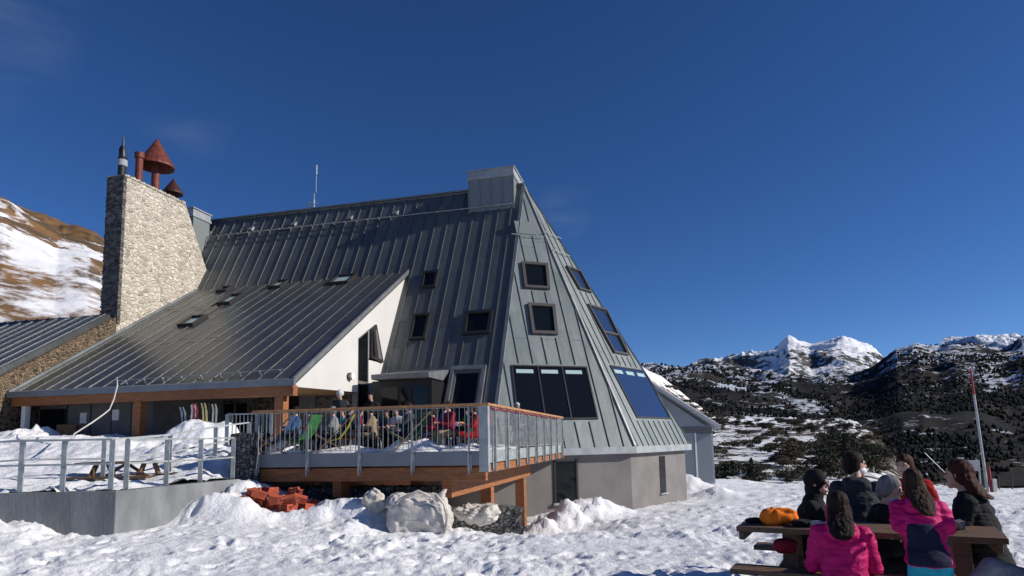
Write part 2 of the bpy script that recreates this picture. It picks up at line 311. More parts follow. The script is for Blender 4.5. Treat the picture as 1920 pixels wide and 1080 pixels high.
# ------------------------------------------------------------------ snow ground
import bisect
CP = [(-20, 0, .3), (-8, 3, .15), (0, 0, 0), (0, 4, 0), (0, 7.8, 0), (8, 4, 0), (8, 0, 0), (20, 4, 0), (-7, 7.5, .12), (-3, 8, .03), (3.4, 6, 0), (4, 9, -.08), (8, 8, -.1),
      (-7.16, 11.6, .08), (-9.2, 11.5, .30), (-12, 11.5, .35), (-16, 10, .4), (-6.6, 12.4, .1), (-6.35, 14.0, .45), (-6.3, 15.0, .72), (-5.2, 14.3, .2), (-4.4, 14.8, .22),
      (-4, 13, .02), (-2.9, 14.6, .22), (-2.0, 13.1, -.2), (-1.2, 13.2, -.25), (-1, 15.2, -.52), (0, 15.6, -.7), (.3, 17, -.95), (.4, 19, -1.25), (.3, 22, -1.42), (-2.5, 18, -.6), (-3, 22, -1.1), (-5, 18, 0),
      (1.3, 20, -1.25), (2.6, 23, -.95), (3.5, 23.9, -1.0), (4.4, 24.4, -1.2), (5.5, 26, -1.15), (8, 29.2, -1.2), (10, 34, -.95), (13, 36, -1.2), (3, 15, -.5), (5, 20, -.85), (8, 24, -1.0), (10, 28, -1.1),
      (1, 11, -.15), (4, 13, -.25), (8, 15, -.4), (14, 20, -.9), (20, 31, -1.3), (12, 28, -1.1), (18, 40, -1.55), (30, 38, -1.85), (22, 46, -1.6), (13, 44, -1.2), (20, 12, -.4), (30, 20, -1.0), (40, 30, -1.7), (16, 50, -1.35), (-3, 30, -1.2), (3, 34, -1.2), (-14, 24, -.5), (30, 0, 0), (40, 10, -.4)]
CPa = np.array(CP)
def ground_np(X, Y):
    sh = X.shape; x = X.ravel(); y = Y.ravel(); num = np.zeros(x.size); den = np.zeros(x.size)
    for cx, cy, cz in CP:
        d2 = (x-cx)**2+(y-cy)**2+.05; w_ = 1/d2**1.9; num += w_*cz; den += w_
    return (num/den).reshape(sh)
def rough_snow(x, y, amp=1.0):
    a = .075*noise.noise(Vector((x*1.1, y*1.1, 0))) + .05*noise.noise(Vector((x*2.6+5, y*2.6, 2)))
    r = noise.noise(Vector((x*4.5, y*3.6, 7))); a += .045*abs(r)
    a += .030*abs(noise.noise(Vector((x*9, y*7, 3))))
    c = noise.noise(Vector((x*5.5, y*5.5, 12))); a += .07*max(0, c-.22)
    return a*amp*(.45+1.0*min(1, max(0, .55+1.6*noise.noise(Vector((x*.28, y*.42, 31))))))
MOUNDS = [(-5.9, 14.2, .55, .22), (-6.3, 13.4, .45, .16), (-5.6, 13.5, .4, .14), (1.6, 21.6, .75, .55), (2.5, 22.4, .8, .45), (.9, 20.6, .5, .30), (3.4, 22.9, .6, .22), (-3.5, 14.2, .6, .14),
          (9.4, 30.5, .8, .35), (8.8, 33.5, 1.0, .5), (-9.3, 11.2, .5, .14), (-7.9, 11.1, .35, .1), (4.1, 23.3, .5, .15), (-4.2, 13.9, .4, .12), (-2.2, 14.6, .5, .16)]
def mound_np(X, Y):
    t = np.zeros(X.shape)
    for mx_, my_, r, h in MOUNDS: t += h*np.exp(-((X-mx_)**2+(Y-my_)**2)/(r*r))
    return t
def ground_z(x, y):
    X = np.array([[x]], float); Y = np.array([[y]], float)
    return float(ground_np(X, Y)[0, 0]+mound_np(X, Y)[0, 0])
def grid_mesh(name, X, Y, Zz, material, mask=None, smooth=True):
    ny, nx = X.shape; vs = np.stack([X, Y, Zz], -1).reshape(-1, 3); me = bpy.data.meshes.new(name)
    idx = np.arange(nx*ny).reshape(ny, nx); q = np.stack([idx[:-1, :-1], idx[:-1, 1:], idx[1:, 1:], idx[1:, :-1]], -1).reshape(-1, 4)
    if mask is not None:
        mc = (mask[:-1, :-1] & mask[:-1, 1:] & mask[1:, 1:] & mask[1:, :-1]).reshape(-1); q = q[mc]
    me.from_pydata([tuple(p) for p in vs.tolist()], [], q.tolist()); me.materials.append(material)
    if smooth: me.polygons.foreach_set('use_smooth', [True]*len(q))
    me.update(); o = bpy.data.objects.new(name, me); COL.objects.link(o); return o
# camera-centred fan of rows: fine near, coarse far; drops off the terrace edge beyond ~45 m
ds = [2.0]
while ds[-1] < 75: ds.append(ds[-1]*1.0058+.013)
ds = np.array(ds); tx = np.linspace(-1.2, 1.1, 600)
Yg = np.repeat(ds[:, None], tx.size, 1); Xg = Yg*tx[None, :]
near = Yg < 2.01; Yg = np.where(near, -12, Yg); Xg = np.where(near, tx[None, :]*30, Xg)
Zg = ground_np(Xg, Yg)+mound_np(Xg, Yg)
edge = 46+Xg*(-.22)
drop = np.clip(Yg-edge, 0, None); Zg = Zg-np.minimum(drop*.28, 8)
rz = np.zeros(Zg.shape)
for i in range(Zg.shape[0]):
    for j in range(Zg.shape[1]):
        y_ = Yg[i, j]
        if y_ > 0: rz[i, j] = rough_snow(Xg[i, j], y_)
# boot prints and trampled trails
rf = random.Random(8); dip = np.zeros(Zg.shape); lg_ = np.log(ds)
def prints():
    for k in range(34):
        x, y = rf.uniform(-9, 12), rf.uniform(6, 26); an = rf.uniform(-.6, .6)+(0 if rf.random() < .6 else 1.3); n = rf.randint(8, 26)
        for q in range(n):
            an += rf.uniform(-.12, .12); x += math.cos(an)*.62; y += math.sin(an)*.62; s_ = 1 if q % 2 else -1
            yield x-math.sin(an)*.12*s_, y+math.cos(an)*.12*s_, an, rf.uniform(.05, .11)
    for k in range(520): yield rf.uniform(-10, 13), 5.5+rf.random()**1.5*22, rf.uniform(0, 3.1), rf.uniform(.03, .09)
for fx, fy, an, dp in prints():
    if fy < 3: continue
    i0, i1 = np.searchsorted(ds, fy-.45), np.searchsorted(ds, fy+.45); j0, j1 = np.searchsorted(tx, (fx-.5)/fy), np.searchsorted(tx, (fx+.5)/fy)
    if i1 <= i0 or j1 <= j0: continue
    dx = Xg[i0:i1, j0:j1]-fx; dy = Yg[i0:i1, j0:j1]-fy; a_ = dx*math.cos(an)+dy*math.sin(an); b_ = -dx*math.sin(an)+dy*math.cos(an)
    r2 = (a_/.17)**2+(b_/.085)**2; dip[i0:i1, j0:j1] += -dp*np.exp(-r2**1.5)+dp*.35*np.exp(-(np.sqrt(r2)-1.5)**2*4)
Zg += np.clip(dip, -.14, .08)
Zg += rz*(1+3.0*np.clip(mound_np(Xg, Yg)*2.2, 0, 1))
snow_ground = grid_mesh('snow_ground', Xg, Yg, Zg, M['snow']); tag(snow_ground, 'trodden white snow covering the ground in front of the lodge', 'snow', kind='structure')

# raised snow of the terrace in front of the wing, behind the concrete wall
TP = [(-7.2, 12.0, .85), (-9.3, 12.0, .86), (-13, 12, .9), (-6.4, 15.2, .86), (-9, 13.2, .93), (-8, 14, .93), (-11, 14, 1.05), (-7.2, 15.5, 1.05), (-10, 16.5, 1.3), (-7.4, 17, 1.3), (-13, 16, 1.3), (-9, 18.5, 1.65), (-12, 19.5, 1.8), (-8.3, 19, 1.6),
      (-10, 20.5, 1.95), (-12.5, 21, 1.95), (-11.2, 21.8, 1.9), (-14, 21.5, 2.0), (-17, 22, 2.05), (-18, 18, 1.7), (-6.6, 17.5, 1.2), (-7.3, 20, 1.45), (-7.5, 23, 1.4), (-20, 14, 1.2), (-9.5, 24, 1.4), (-12, 25, 1.5), (-15, 26, 1.5), (-19, 27, 2)]
def terr_z(x, y, r=True):
    n = d = 0
    for a, b, c in TP:
        w_ = 1/(((x-a)**2+(y-b)**2)+.05)**1.8; n += w_*c; d += w_
    z = n/d; mh = 0
    for a, b, rr, h in ((-10.1, 20.1, .7, .38), (-9.2, 20.0, .7, .36), (-8.7, 20.3, .45, .28), (-16.2, 21.6, .7, .3), (-11.5, 20.9, .6, .12), (-7.5, 16.2, .6, .25), (-8.2, 17.0, .8, .2)):
        g_ = h*math.exp(-((x-a)**2+(y-b)**2)/(rr*rr)); z += g_; mh += g_
    return z+(rough_snow(x+3, y+9)*(1.3+2.2*min(1, mh*2)) if r else 0)
xs = np.linspace(-22, -5.9, 230); ys = np.linspace(11.55, 27, 230); XT, YT = np.meshgrid(xs, ys); ZT = np.zeros(XT.shape); MK = np.zeros(XT.shape, bool)
for i in range(230):
    for j in range(230):
        x, y = XT[i, j], YT[i, j]; ZT[i, j] = terr_z(x, y)
        xe = -7.25+(y-11.7)*.25 if y < 15.2 else -6.4-(y-15.2)*.12
        MK[i, j] = (y > 11.75) and (x < xe)
terrace_snow = grid_mesh('snow_bank', XT, YT, ZT, M['snow'], MK); tag(terrace_snow, 'raised bank of snow between the concrete wall and the porch', 'snow', kind='structure')
# ------------------------------------------------------------------ the lodge
ZE = 1.30
lodge = empty('mountain_lodge', W(0, 0, -1.3)); tag(lodge, 'large steep zinc-roofed mountain lodge with tall stone chimney wall', 'building')
SL = math.radians(61.5)
E1 = W(0, 0, ZE); SVec = V*math.cos(SL)+Z*math.sin(SL)
E2 = Vector((4.75, 25.2, ZE)); E3 = Vector((8.1, 29.5, ZE)); APEX = W(.07, 6.86, 13.94)
E4 = W(-5.6, 11.6, ZE); E5 = W(0, 13.72, ZE)
RL = W(18.6, 6.86, 13.94)
def clip_seg(poly, a):
    """b-interval of convex polygon at across=a"""
    bs = []
    for i in range(len(poly)):
        p, q = poly[i], poly[(i+1) % len(poly)]
        if (p[0]-a)*(q[0]-a) < 0: bs.append(p[1]+(q[1]-p[1])*(a-p[0])/(q[0]-p[0]))
    return (min(bs), max(bs)) if len(bs) >= 2 else None
def roof_face(name, O, ea, eb, poly, holes, material, sp, a0=0, parent=lodge, th=.10, seamh=.04, seamw=.022, label=None, breaks=()):
    n = ea.cross(eb).normalized()
    if n.z < 0: n = -n
    mb = MB(); P3 = lambda a, b, h=0: O+ea*a+eb*b+n*h
    mb.face([P3(*p) for p in poly], [(p[0]-a0, p[1]) for p in poly])
    for i in range(len(poly)):
        p, q = poly[i], poly[(i+1) % len(poly)]
        mb.face([P3(*p), P3(*q), P3(*q, -th), P3(*p, -th)], [(p[0], p[1]), (q[0], q[1]), (q[0], q[1]), (p[0], p[1])])
    mb.face([P3(*p, -th) for p in poly][::-1], [(p[0]-a0, p[1]) for p in poly][::-1])
    amin = min(p[0] for p in poly); amax = max(p[0] for p in poly); k = math.ceil((amin-a0)/sp+.02)
    while a0+k*sp < amax-.02:
        a = a0+k*sp; iv = clip_seg(poly, a); k += 1
        if not iv: continue
        segs = [iv]
        for (h0, h1, g0, g1) in holes:
            if h0 < a < h1:
                ns = []
                for s0, s1 in segs:
                    if g1 < s0 or g0 > s1: ns.append((s0, s1)); continue
                    if g0 > s0: ns.append((s0, g0))
                    if g1 < s1: ns.append((g1, s1))
                segs = ns
        for s0, s1 in segs:
            if s1-s0 < .1: continue
            w2 = seamw/2
            c = [P3(a-w2, s0, .001), P3(a+w2, s0, .001), P3(a+w2, s1, .001), P3(a-w2, s1, .001), P3(a-w2, s0, seamh), P3(a+w2, s0, seamh), P3(a+w2, s1, seamh), P3(a-w2, s1, seamh)]
            b = len(mb.v); mb.v += [tuple(q) for q in c]
            for f in ((4, 5, 6, 7), (0, 1, 5, 4), (1, 2, 6, 5), (2, 3, 7, 6), (3, 0, 4, 7)):
                mb.f.append([b+i for i in f]); mb.m.append(0); mb.uv += [(a-a0+.01, s0), (a-a0+.01, s0), (a-a0+.01, s1), (a-a0+.01, s1)]
    # horizontal welts between sheets, staggered tray by tray
    for bb in breaks:
        kk = math.ceil((amin-a0)/sp); 
        while a0+(kk+1)*sp < amax:
            a = a0+kk*sp; b_ = bb+(.35 if kk % 2 else 0); i1 = clip_seg(poly, a+.03); i2 = clip_seg(poly, a+sp-.03); kk += 1
            if not i1 or not i2 or not (i1[0] < b_ < i1[1] and i2[0] < b_ < i2[1]): continue
            if any(h0 < a+sp/2 < h1 and g0-.1 < b_ < g1+.1 for (h0, h1, g0, g1) in holes): continue
            c = [P3(a+.03, b_, .001), P3(a+sp-.03, b_, .001), P3(a+sp-.03, b_+.02, .001), P3(a+.03, b_+.02, .001), P3(a+.03, b_, .008), P3(a+sp-.03, b_, .008), P3(a+sp-.03, b_+.02, .003), P3(a+.03, b_+.02, .003)]
            b = len(mb.v); mb.v += [tuple(q) for q in c]
            for f in ((4, 5, 6, 7), (0, 1, 5, 4), (1, 2, 6, 5), (2, 3, 7, 6), (3, 0, 4, 7)):
                mb.f.append([b+i for i in f]); mb.m.append(0); mb.uv += [(a-a0+.3, b_)]*4
    o = mb.build(name, material, parent)
    if label: o['label'] = label
    return P3, n
def trap_window(P3, pts, parent, name='window', fr=.11, out=.12, fmat=None, glass=None, mull=0, label=None, transom=None, strips=0):
    """pts: 4 corners (a,b) bl, br, tr, tl of the outer frame; frame bars stand proud, pane a bit below"""
    fmat = fmat or M['frame']; c = [Vector((p[0], p[1])) for p in pts]; cen = sum(c, Vector((0, 0)))/4
    inn = []
    for i in range(4):
        p = c[i]; a = (c[(i+1) % 4]-p).normalized(); b = (c[(i-1) % 4]-p).normalized(); s_ = abs(a.x*b.y-a.y*b.x); inn.append(p+(a+b)*fr/max(s_, .3))
    mb = MB()
    for i in range(4):
        j = (i+1) % 4; q = [c[i], c[j], inn[j], inn[i]]
        mb.face([P3(p.x, p.y, out) for p in q]); mb.face([P3(c[j].x, c[j].y, out), P3(c[i].x, c[i].y, out), P3(c[i].x, c[i].y, 0), P3(c[j].x, c[j].y, 0)])
        mb.face([P3(inn[i].x, inn[i].y, out), P3(inn[j].x, inn[j].y, out), P3(inn[j].x, inn[j].y, .015), P3(inn[i].x, inn[i].y, .015)])
    def lerp(a, b, t): return a+(b-a)*t
    hb = .03
    if transom:
        l = lerp(inn[0], inn[3], transom); r = lerp(inn[1], inn[2], transom)
        q = [l-Vector((0, .05)), r-Vector((0, .05)), r+Vector((0, .05)), l+Vector((0, .05))]
        mb.hexa([P3(p.x, p.y, .015) for p in q]+[P3(p.x, p.y, out*.8) for p in q])
    for k in range(mull):
        t = (k+1)/(mull+1); l = lerp(inn[0], inn[1], t); u_ = lerp(inn[3], inn[2], t); e = Vector((hb, 0))
        q = [l-e, l+e, u_+e, u_-e]; mb.hexa([P3(p.x, p.y, .015) for p in q]+[P3(p.x, p.y, .05) for p in q])
    w_ = mb.build(name, fmat, parent, fixn=True)
    if label: w_['label'] = label
    g = MB(); g.face([P3(p.x, p.y, .022) for p in inn]); g.build('pane', glass or M['glass'], w_)
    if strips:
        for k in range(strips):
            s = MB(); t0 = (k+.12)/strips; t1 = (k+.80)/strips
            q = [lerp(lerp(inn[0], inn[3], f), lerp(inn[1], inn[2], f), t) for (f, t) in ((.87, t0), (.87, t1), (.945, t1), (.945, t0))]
            s.face([P3(p.x, p.y, .026) for p in q]); s.build('painted_glint', M['pale'], w_)  # interior lights and reflections painted as pale strips on the opaque pane
    return w_
# --- face 1, the long dark side
wins1 = [(3.46, 4.30, 8.0, 9.2), (3.44, 4.30, 5.15, 6.65), (.62, 1.90, 5.2, 6.6), (.55, 2.05, -.2, 3.75), (2.1, 4.5, -.2, 3.8)]
poly1 = [(0, 0), (18.6, 0), (18.6, (RL-E1).dot(SVec)), (.07, (APEX-E1).dot(SVec))]
P1, n1 = roof_face('long_roof', E1, U, SVec, poly1, wins1, M['zinc1'], .62, -.1, breaks=(2.2, 5.9, 9.4, 12.2), label='long dark zinc roof slope facing the terrace')
def rect(a0, a1, b0, b1): return [(a1, b0), (a0, b0), (a0, b1), (a1, b1)]
trap_window(P1, [(4.22, 8.1), (3.5, 8.1), (3.5, 9.1), (4.26, 9.1)], lodge, 'skylight', fmat=M['frame'], label='uppermost small skylight of the dark roof slope')
trap_window(P1, [(4.20, 5.22), (3.46, 5.22), (3.46, 6.6), (4.24, 6.6)], lodge, 'skylight', label='tall small skylight on the dark roof slope')
trap_window(P1, [(1.86, 5.3), (.66, 5.3), (.66, 6.55), (1.88, 6.55)], lodge, 'skylight', fr=.15, label='wide skylight near the hip of the dark roof slope')
# door dormer frame on the deck side
mb = MB()
def p1box(mb, a0, a1, b0, b1, h0, h1): return mb.hexa([P1(a0, b0, h0), P1(a1, b0, h0), P1(a1, b1, h0), P1(a0, b1, h0), P1(a0, b0, h1), P1(a1, b0, h1), P1(a1, b1, h1), P1(a0, b1, h1)])
for (a0, a1, b0, b1) in ((.6, .76, .1, 3.7), (1.9, 2.05, .1, 3.7), (.76, 1.9, 3.5, 3.7)): p1box(mb, a0, a1, b0, b1, 0, .16)
dr = mb.build('terrace_door', M['trim'], lodge, fixn=True)
mb = MB(); 
for (a0, a1, b0, b1) in ((.76, .86, .1, 3.5), (1.80, 1.9, .1, 3.5), (.86, 1.8, 3.38, 3.5)): p1box(mb, a0, a1, b0, b1, .004, .09)
mb.build('inner_frame', M['frame_grey'], dr, fixn=True)
mb = MB(); mb.face([P1(.86, .1, .03), P1(1.8, .1, .03), P1(1.8, 3.38, .03), P1(.86, 3.38, .03)]); mb.build('pane', M['glass'], dr)
# --- end faces
def face_basis(P, Q):
    e = (Q-P).normalized(); w_ = APEX-P; w_ = (w_-e*w_.dot(e)).normalized(); return e, w_, [(0, 0), ((Q-P).length, 0), ((APEX-P).dot(e), (APEX-P).dot(w_))]
e2, s2, poly2 = face_basis(E1, E2); e3, s3, poly3 = face_basis(E2, E3); e4, s4, poly4 = face_basis(E3, E4); e5, s5, poly5 = face_basis(E4, E5)
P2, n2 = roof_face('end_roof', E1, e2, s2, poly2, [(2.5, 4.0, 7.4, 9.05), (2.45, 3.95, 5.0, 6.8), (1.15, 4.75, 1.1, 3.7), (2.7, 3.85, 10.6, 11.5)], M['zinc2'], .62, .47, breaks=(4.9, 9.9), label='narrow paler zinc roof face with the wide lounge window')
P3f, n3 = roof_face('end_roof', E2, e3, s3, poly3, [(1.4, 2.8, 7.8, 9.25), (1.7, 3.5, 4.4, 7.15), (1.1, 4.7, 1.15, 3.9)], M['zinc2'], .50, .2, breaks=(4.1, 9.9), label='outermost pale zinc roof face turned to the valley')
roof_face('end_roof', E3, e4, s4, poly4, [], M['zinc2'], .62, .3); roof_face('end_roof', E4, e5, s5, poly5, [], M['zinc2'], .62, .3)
SVb = (-V)*math.cos(SL)+Z*math.sin(SL)
roof_face('rear_roof', E5, U, SVb, [(0, 0), (18.6, 0), (18.6, 14.38), (.07, 14.38)], [], M['zinc1'], .62, 0)
trap_window(P2, [(2.61, 7.5), (3.80, 7.5), (3.98, 8.95), (2.72, 8.95)], lodge, 'skylight', fr=.13, fmat=M['frame_brown'], label='upper square skylight on the pale end face')
trap_window(P2, [(2.52, 5.12), (3.68, 5.12), (3.86, 6.68), (2.61, 6.68)], lodge, 'skylight', fr=.14, fmat=M['frame_brown'], label='lower square skylight on the pale end face')
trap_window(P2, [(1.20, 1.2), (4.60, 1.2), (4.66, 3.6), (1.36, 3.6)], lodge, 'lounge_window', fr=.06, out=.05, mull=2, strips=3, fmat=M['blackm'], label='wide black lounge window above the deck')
trap_window(P3f, [(1.66, 7.86), (2.74, 7.86), (2.68, 9.14), (1.46, 9.14)], lodge, 'skylight', fr=.09, glass=M['glass_blue'], fmat=M['frame_brown'], label='small skylight high on the valley face')
trap_window(P3f, [(2.05, 4.5), (3.38, 4.5), (3.45, 7.05), (1.73, 7.05)], lodge, 'skylight', fr=.09, glass=M['glass_blue'], fmat=M['frame_brown'], transom=.43, label='double skylight halfway up the valley face')
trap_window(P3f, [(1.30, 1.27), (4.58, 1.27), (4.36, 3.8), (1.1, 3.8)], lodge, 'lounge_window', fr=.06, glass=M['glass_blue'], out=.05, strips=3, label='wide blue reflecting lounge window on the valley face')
mb = MB(); mb.hexa([P2(a, b, 0) for a, b in ((2.8, 10.65), (3.75, 10.65), (3.75, 11.4), (2.8, 11.4))]+[P2(a, b, .05) for a, b in ((2.8, 10.65), (3.75, 10.65), (3.75, 11.4), (2.8, 11.4))]); mb.build('roof_hatch', M['zinc2'], lodge, fixn=True)
# hip caps
mb = MB()
for (p, q, r_) in ((E1, APEX, .09), (E2, APEX, .07), (E3, APEX, .07), (E4, APEX, .07), (E5, APEX, .07)): mb.bar(p+Z*.03, q+Z*.03, r_*1.6, .07)
mb.bar(APEX+Z*.02, RL+Z*.02, .28, .08)
mb.build('ridge_cap', M['trim'], lodge)
mb = MB(); bm_o = [E1+U*18.6, E1, E2, E3, E4, E5]
def outn(p, q):
    d = (q-p).normalized(); return Vector((d.y, -d.x, 0))
for p, q in zip(bm_o[:-1], bm_o[1:]):
    o_ = outn(p, q)*.04
    mb.hexa([p+o_-Z*.26, q+o_-Z*.26, q-o_*5-Z*.26, p-o_*5-Z*.26, p+o_+Z*.01, q+o_+Z*.01, q-o_*5+Z*.01, p-o_*5+Z*.01])
mb.build('eave_fascia', M['trim_light'], lodge, fixn=True)
# soffit + basement walls
mb = MB(); mb.face([(p-Z*.24)[:] for p in bm_o+[E5+U*18.6]]); mb.build('soffit', M['frame'], lodge)
bw = []
base = [E1+U*18.6, E1, E2, E3, E4, E5, E5+U*18.6]
def inset(pts, d):
    out = []
    for i in range(len(pts)):
        if i == 0: out.append(pts[0]-outn(pts[0], pts[1])*d); continue
        if i == len(pts)-1: out.append(pts[i]-outn(pts[i-1], pts[i])*d); continue
        a = outn(pts[i-1], pts[i]); b = outn(pts[i], pts[i+1]); m_ = (a+b).normalized(); out.append(pts[i]-m_*(d/max(m_.dot(a), .3)))
    return out
wi = inset(base, .25)
mb = MB()
for p, q in zip(wi[:-1], wi[1:]): mb.face([(q.x, q.y, -2.2), (p.x, p.y, -2.2), (p.x, p.y, 1.05), (q.x, q.y, 1.05)])
mb.build('basement_wall', M['plaster'], lodge)
w1, w2_, w3_ = wi[1], wi[2], wi[3]
def wallbox(mb, p, q, a0, a1, z0, z1, d0, d1):
    e = (q-p); e.z = 0; e.normalize(); n_ = Vector((e.y, -e.x, 0)); b = Vector((p.x, p.y, 0))
    f = lambda a, d, z: b+e*a+n_*d+Z*z
    return mb.hexa([f(a0, d0, z0), f(a1, d0, z0), f(a1, d1, z0), f(a0, d1, z0), f(a0, d0, z1), f(a1, d0, z1), f(a1, d1, z1), f(a0, d1, z1)])
mb = MB(); wallbox(mb, w1, w2_, 2.52, 3.42, -.72, .80, -.05, .01); o = mb.build('basement_door', M['glass'], lodge)
mb = MB(); wallbox(mb, w1, w2_, 3.36, 3.44, -.72, .86, .0, .05); wallbox(mb, w1, w2_, 2.46, 2.53, -.72, .86, .0, .05); mb.build('door_frame', M['frame'], o)
mb = MB(); wallbox(mb, w1, w2_, 2.4, 3.5, -.80, -.72, .0, .12); mb.build('sill', M['trim_light'], o)
mb = MB(); wallbox(mb, w2_, w3_, 2.52, 3.10, -.70, .84, -.05, .012); o = mb.build('slit_window', M['glass'], lodge)
mb = MB(); wallbox(mb, w2_, w3_, 2.46, 3.16, -.76, -.70, .0, .09); mb.build('sill', M['trim_light'], o)
# --- ridge boxes
def ridge_box(u0, u1, v0, v1, zt, mid):
    mb = MB(); ubox(mb, u0, u1, v0, v1, 11.8, zt-.48)
    n = 4
    for k in range(n+1):
        uu = u0+(u1-u0)*k/n; ubox(mb, uu-.02, uu+.02, v0-.035, v0-.001, 12.0, zt-.49)
    o = mb.build('ridge_box', M['zinc2'], lodge, fixn=True)
    mb = MB(); ubox(mb, u0-.05, u1+.05, v0-.09, v1+.09, zt-.48, zt-.36); ubox(mb, u0-.02, u1+.02, v0-.05, v1+.05, zt-.357, zt-.06); ubox(mb, u0-.08, u1+.08, v0-.11, v1+.11, zt-.057, zt)
    mb.build('cap', M['trim_light'], o, fixn=True)
ridge_box(.40, 2.62, 6.12, 7.9, 14.62, 0)
ridge_box(17.25, 18.3, 5.0, 6.2, 14.02, 0)
# --- snow guard, vents, antenna
mb = MB(); 
for b_, h in ((13.0, .10), (12.9, .20)): mb.tube([P1(.45, b_, h), P1(18, b_, h)], .022, 6)
a = .5
while a < 18: mb.bar(P1(a, 12.95, .03), P1(a, 12.95, .22), .03, .03, up=U); a += .62
mb.build('snow_guard', M['steel'], lodge)
for a in (17.41, 14.8, 12.26, 9.05, 6.54, 4.06):
    mb = MB(); mb.hexa([P1(a-.16, 13.2, .0), P1(a+.16, 13.2, .0), P1(a+.16, 13.5, .0), P1(a-.16, 13.5, .0), P1(a-.13, 13.2, .15), P1(a+.13, 13.2, .15), P1(a+.13, 13.5, .05), P1(a-.13, 13.5, .05)]); mb.build('roof_vent', M['trim'], lodge, fixn=True)
mb = MB(); c = W(11.4, 6.86, 13.95); mb.tube([c, c+Z*.9+V*0], .025, 6); mb.tube([c+U*-.1+Z*.9, c+U*-.12+Z*2.4], [.018, .02], 6); mb.tube([c+U*-.12+Z*1.9, c+U*-.12+Z*2.4], .045, 6); mb.tube([c, c+Z*.5], .05, 6); mb.tube([c+U*.28, c+U*.28+Z*.42], .05, 6); mb.bar(c+Z*.3-U*.2, c+Z*.3+U*.35, .03, .03)
mb.build('antenna', M['steel'], lodge)
mb = MB()
for b_, z_ in ((10.5, .12),): mb.tube([P2(2.5, b_, z_), P2(4.1, b_, z_)], .02, 6)
for b_ in (10.9, 9.85): mb.tube([P3f(.8, b_, .12), P3f(2.2, b_, .12)], .02, 6)
mb.build('snow_guard', M['steel'], lodge)
# --- wing
wsl = (9.48-3.66)/(4.52+4.64); WV = (V+Z*wsl).normalized(); WO = W(0, -4.64, 3.66); wl = (4.75+4.64)*math.sqrt(1+wsl*wsl)
polyw = [(5.05, 0), (16.38, 0), (16.38, wl+.55), (5.05, wl-.25)]
wh = [(12.75, 13.65, 5.5, 6.65), (12.65, 13.45, 8.0, 9.3), (14.15, 14.85, 9.95, 10.7), (11.15, 11.95, 9.85, 10.95), (7.55, 8.7, 9.65, 10.95)]
PW, nw = roof_face('wing_roof', WO, U, WV, polyw, wh, M['zincw'], .60, 5.2, th=.16, seamh=.032, seamw=.02, breaks=(3.7, 7.6), label='lower zinc roof of the wing')
for i, (a0, a1, b0, b1) in enumerate(wh):
    trap_window(PW, [(a1-.06, b0+.06), (a0+.06, b0+.06), (a0+.06, b1-.06), (a1-.06, b1-.06)], lodge, 'skylight', fr=.08, out=.13, fmat=M['frame'], glass=M['pale'], label='small skylight lying in the lower wing roof')
mb = MB()
# verge trims
for a, col in ((5.05, 0), (16.38, 0)):
    mb = MB(); mb.bar(PW(a, 0, .0), PW(a, wl-.1, .0), .10, .16, up=nw); mb.build('verge_trim', M['trim'], lodge)
mb = MB(); mb.hexa([W(5.0, -4.70, 3.48), W(16.4, -4.70, 3.48), W(16.4, -4.60, 3.48), W(5.0, -4.60, 3.48), W(5.0, -4.72, 3.68), W(16.4, -4.72, 3.68), W(16.4, -4.6, 3.72), W(5.0, -4.6, 3.72)]); mb.build('gutter', M['steeld'], lodge, fixn=True)
mb = MB(); ubox(mb, 5.1, 16.3, -4.58, -4.34, 3.18, 3.50); mb.build('eave_beam', M['wood'], lodge)
mb = MB(); mb.tube([PW(5.6, .55, .12), PW(11.9, .30, .12)], .018, 6)
for k in range(9): a = 5.8+k*.72; mb.bar(PW(a, .5-.03*k, 0), PW(a, .5-.03*k, .15), .03, .05, up=U)
mb.build('snow_guard', M['steel'], lodge)
for uu, zz in ((5.62, 1.1), (11.0, 1.2)):
    mb = MB(); ubox(mb, uu-.16, uu+.16, -4.55, -4.25, zz, 3.18); mb.build('porch_post', M['wood'], lodge, bevel=.012)
mb = MB(); ubox(mb, 15.75, 15.93, -4.5, -4.32, 1.2, 3.18); mb.build('porch_post', M['whitem'], lodge)['label'] = 'white painted post at the far left of the porch'
# gable wall (turned to the sun), open under it, tower window
gz = lambda v_: 3.66+wsl*(v_+4.64)-.22
G = [( -4.62, gz(-4.62)+.02), (-.25, 3.56), (-.25, gz(-.25)), (-4.62, gz(-4.62)+.02)]
mb = MB()
def gface(pts, u_=5.12): mb.face([W(u_, a, b) for a, b in pts])
tri = [(-4.60, 3.50), (-.27, 3.56), (-.27, 1.4), (.62, 1.4), (2.0, 1.4), (2.0, 5.0), (4.62, gz(4.62)), (-4.6, gz(-4.6)+.02)]
# wall built as convex pieces around the tower window
gface([(-4.60, 3.45), (-.27, 3.56), (-.27, gz(-.27)), (-4.60, gz(-4.60))])
gface([(-.27, 5.62), (.62, 6.12), (.62, gz(.62)), (-.27, gz(-.27))])
gface([(.62, 4.9), (1.12, 6.42), (1.12, gz(1.12)), (.62, gz(.62))])
gface([(1.12, 6.42), (1.85, 4.9), (4.5, gz(4.5)), (1.12, gz(1.12))])
gface([(.62, 3.4), (2.0, 3.4), (1.85, 4.9), (.62, 4.9)])
gface([(1.85, 4.9), (2.0, 3.4), (2.1, 4.7), (4.5, gz(4.5))])
mb.face([W(5.12, -4.60, 3.45), W(5.12, -.27, 3.56), W(5.42, -.27, 3.56), W(5.42, -4.60, 3.45)])
mb.build('gable_wall', M['white'], lodge)
mb = MB(); ubox(mb, 5.13, 5.35, -.27, .62, 1.4, 6.2); tw = mb.build('tower_window', M['frame_grey'], lodge)
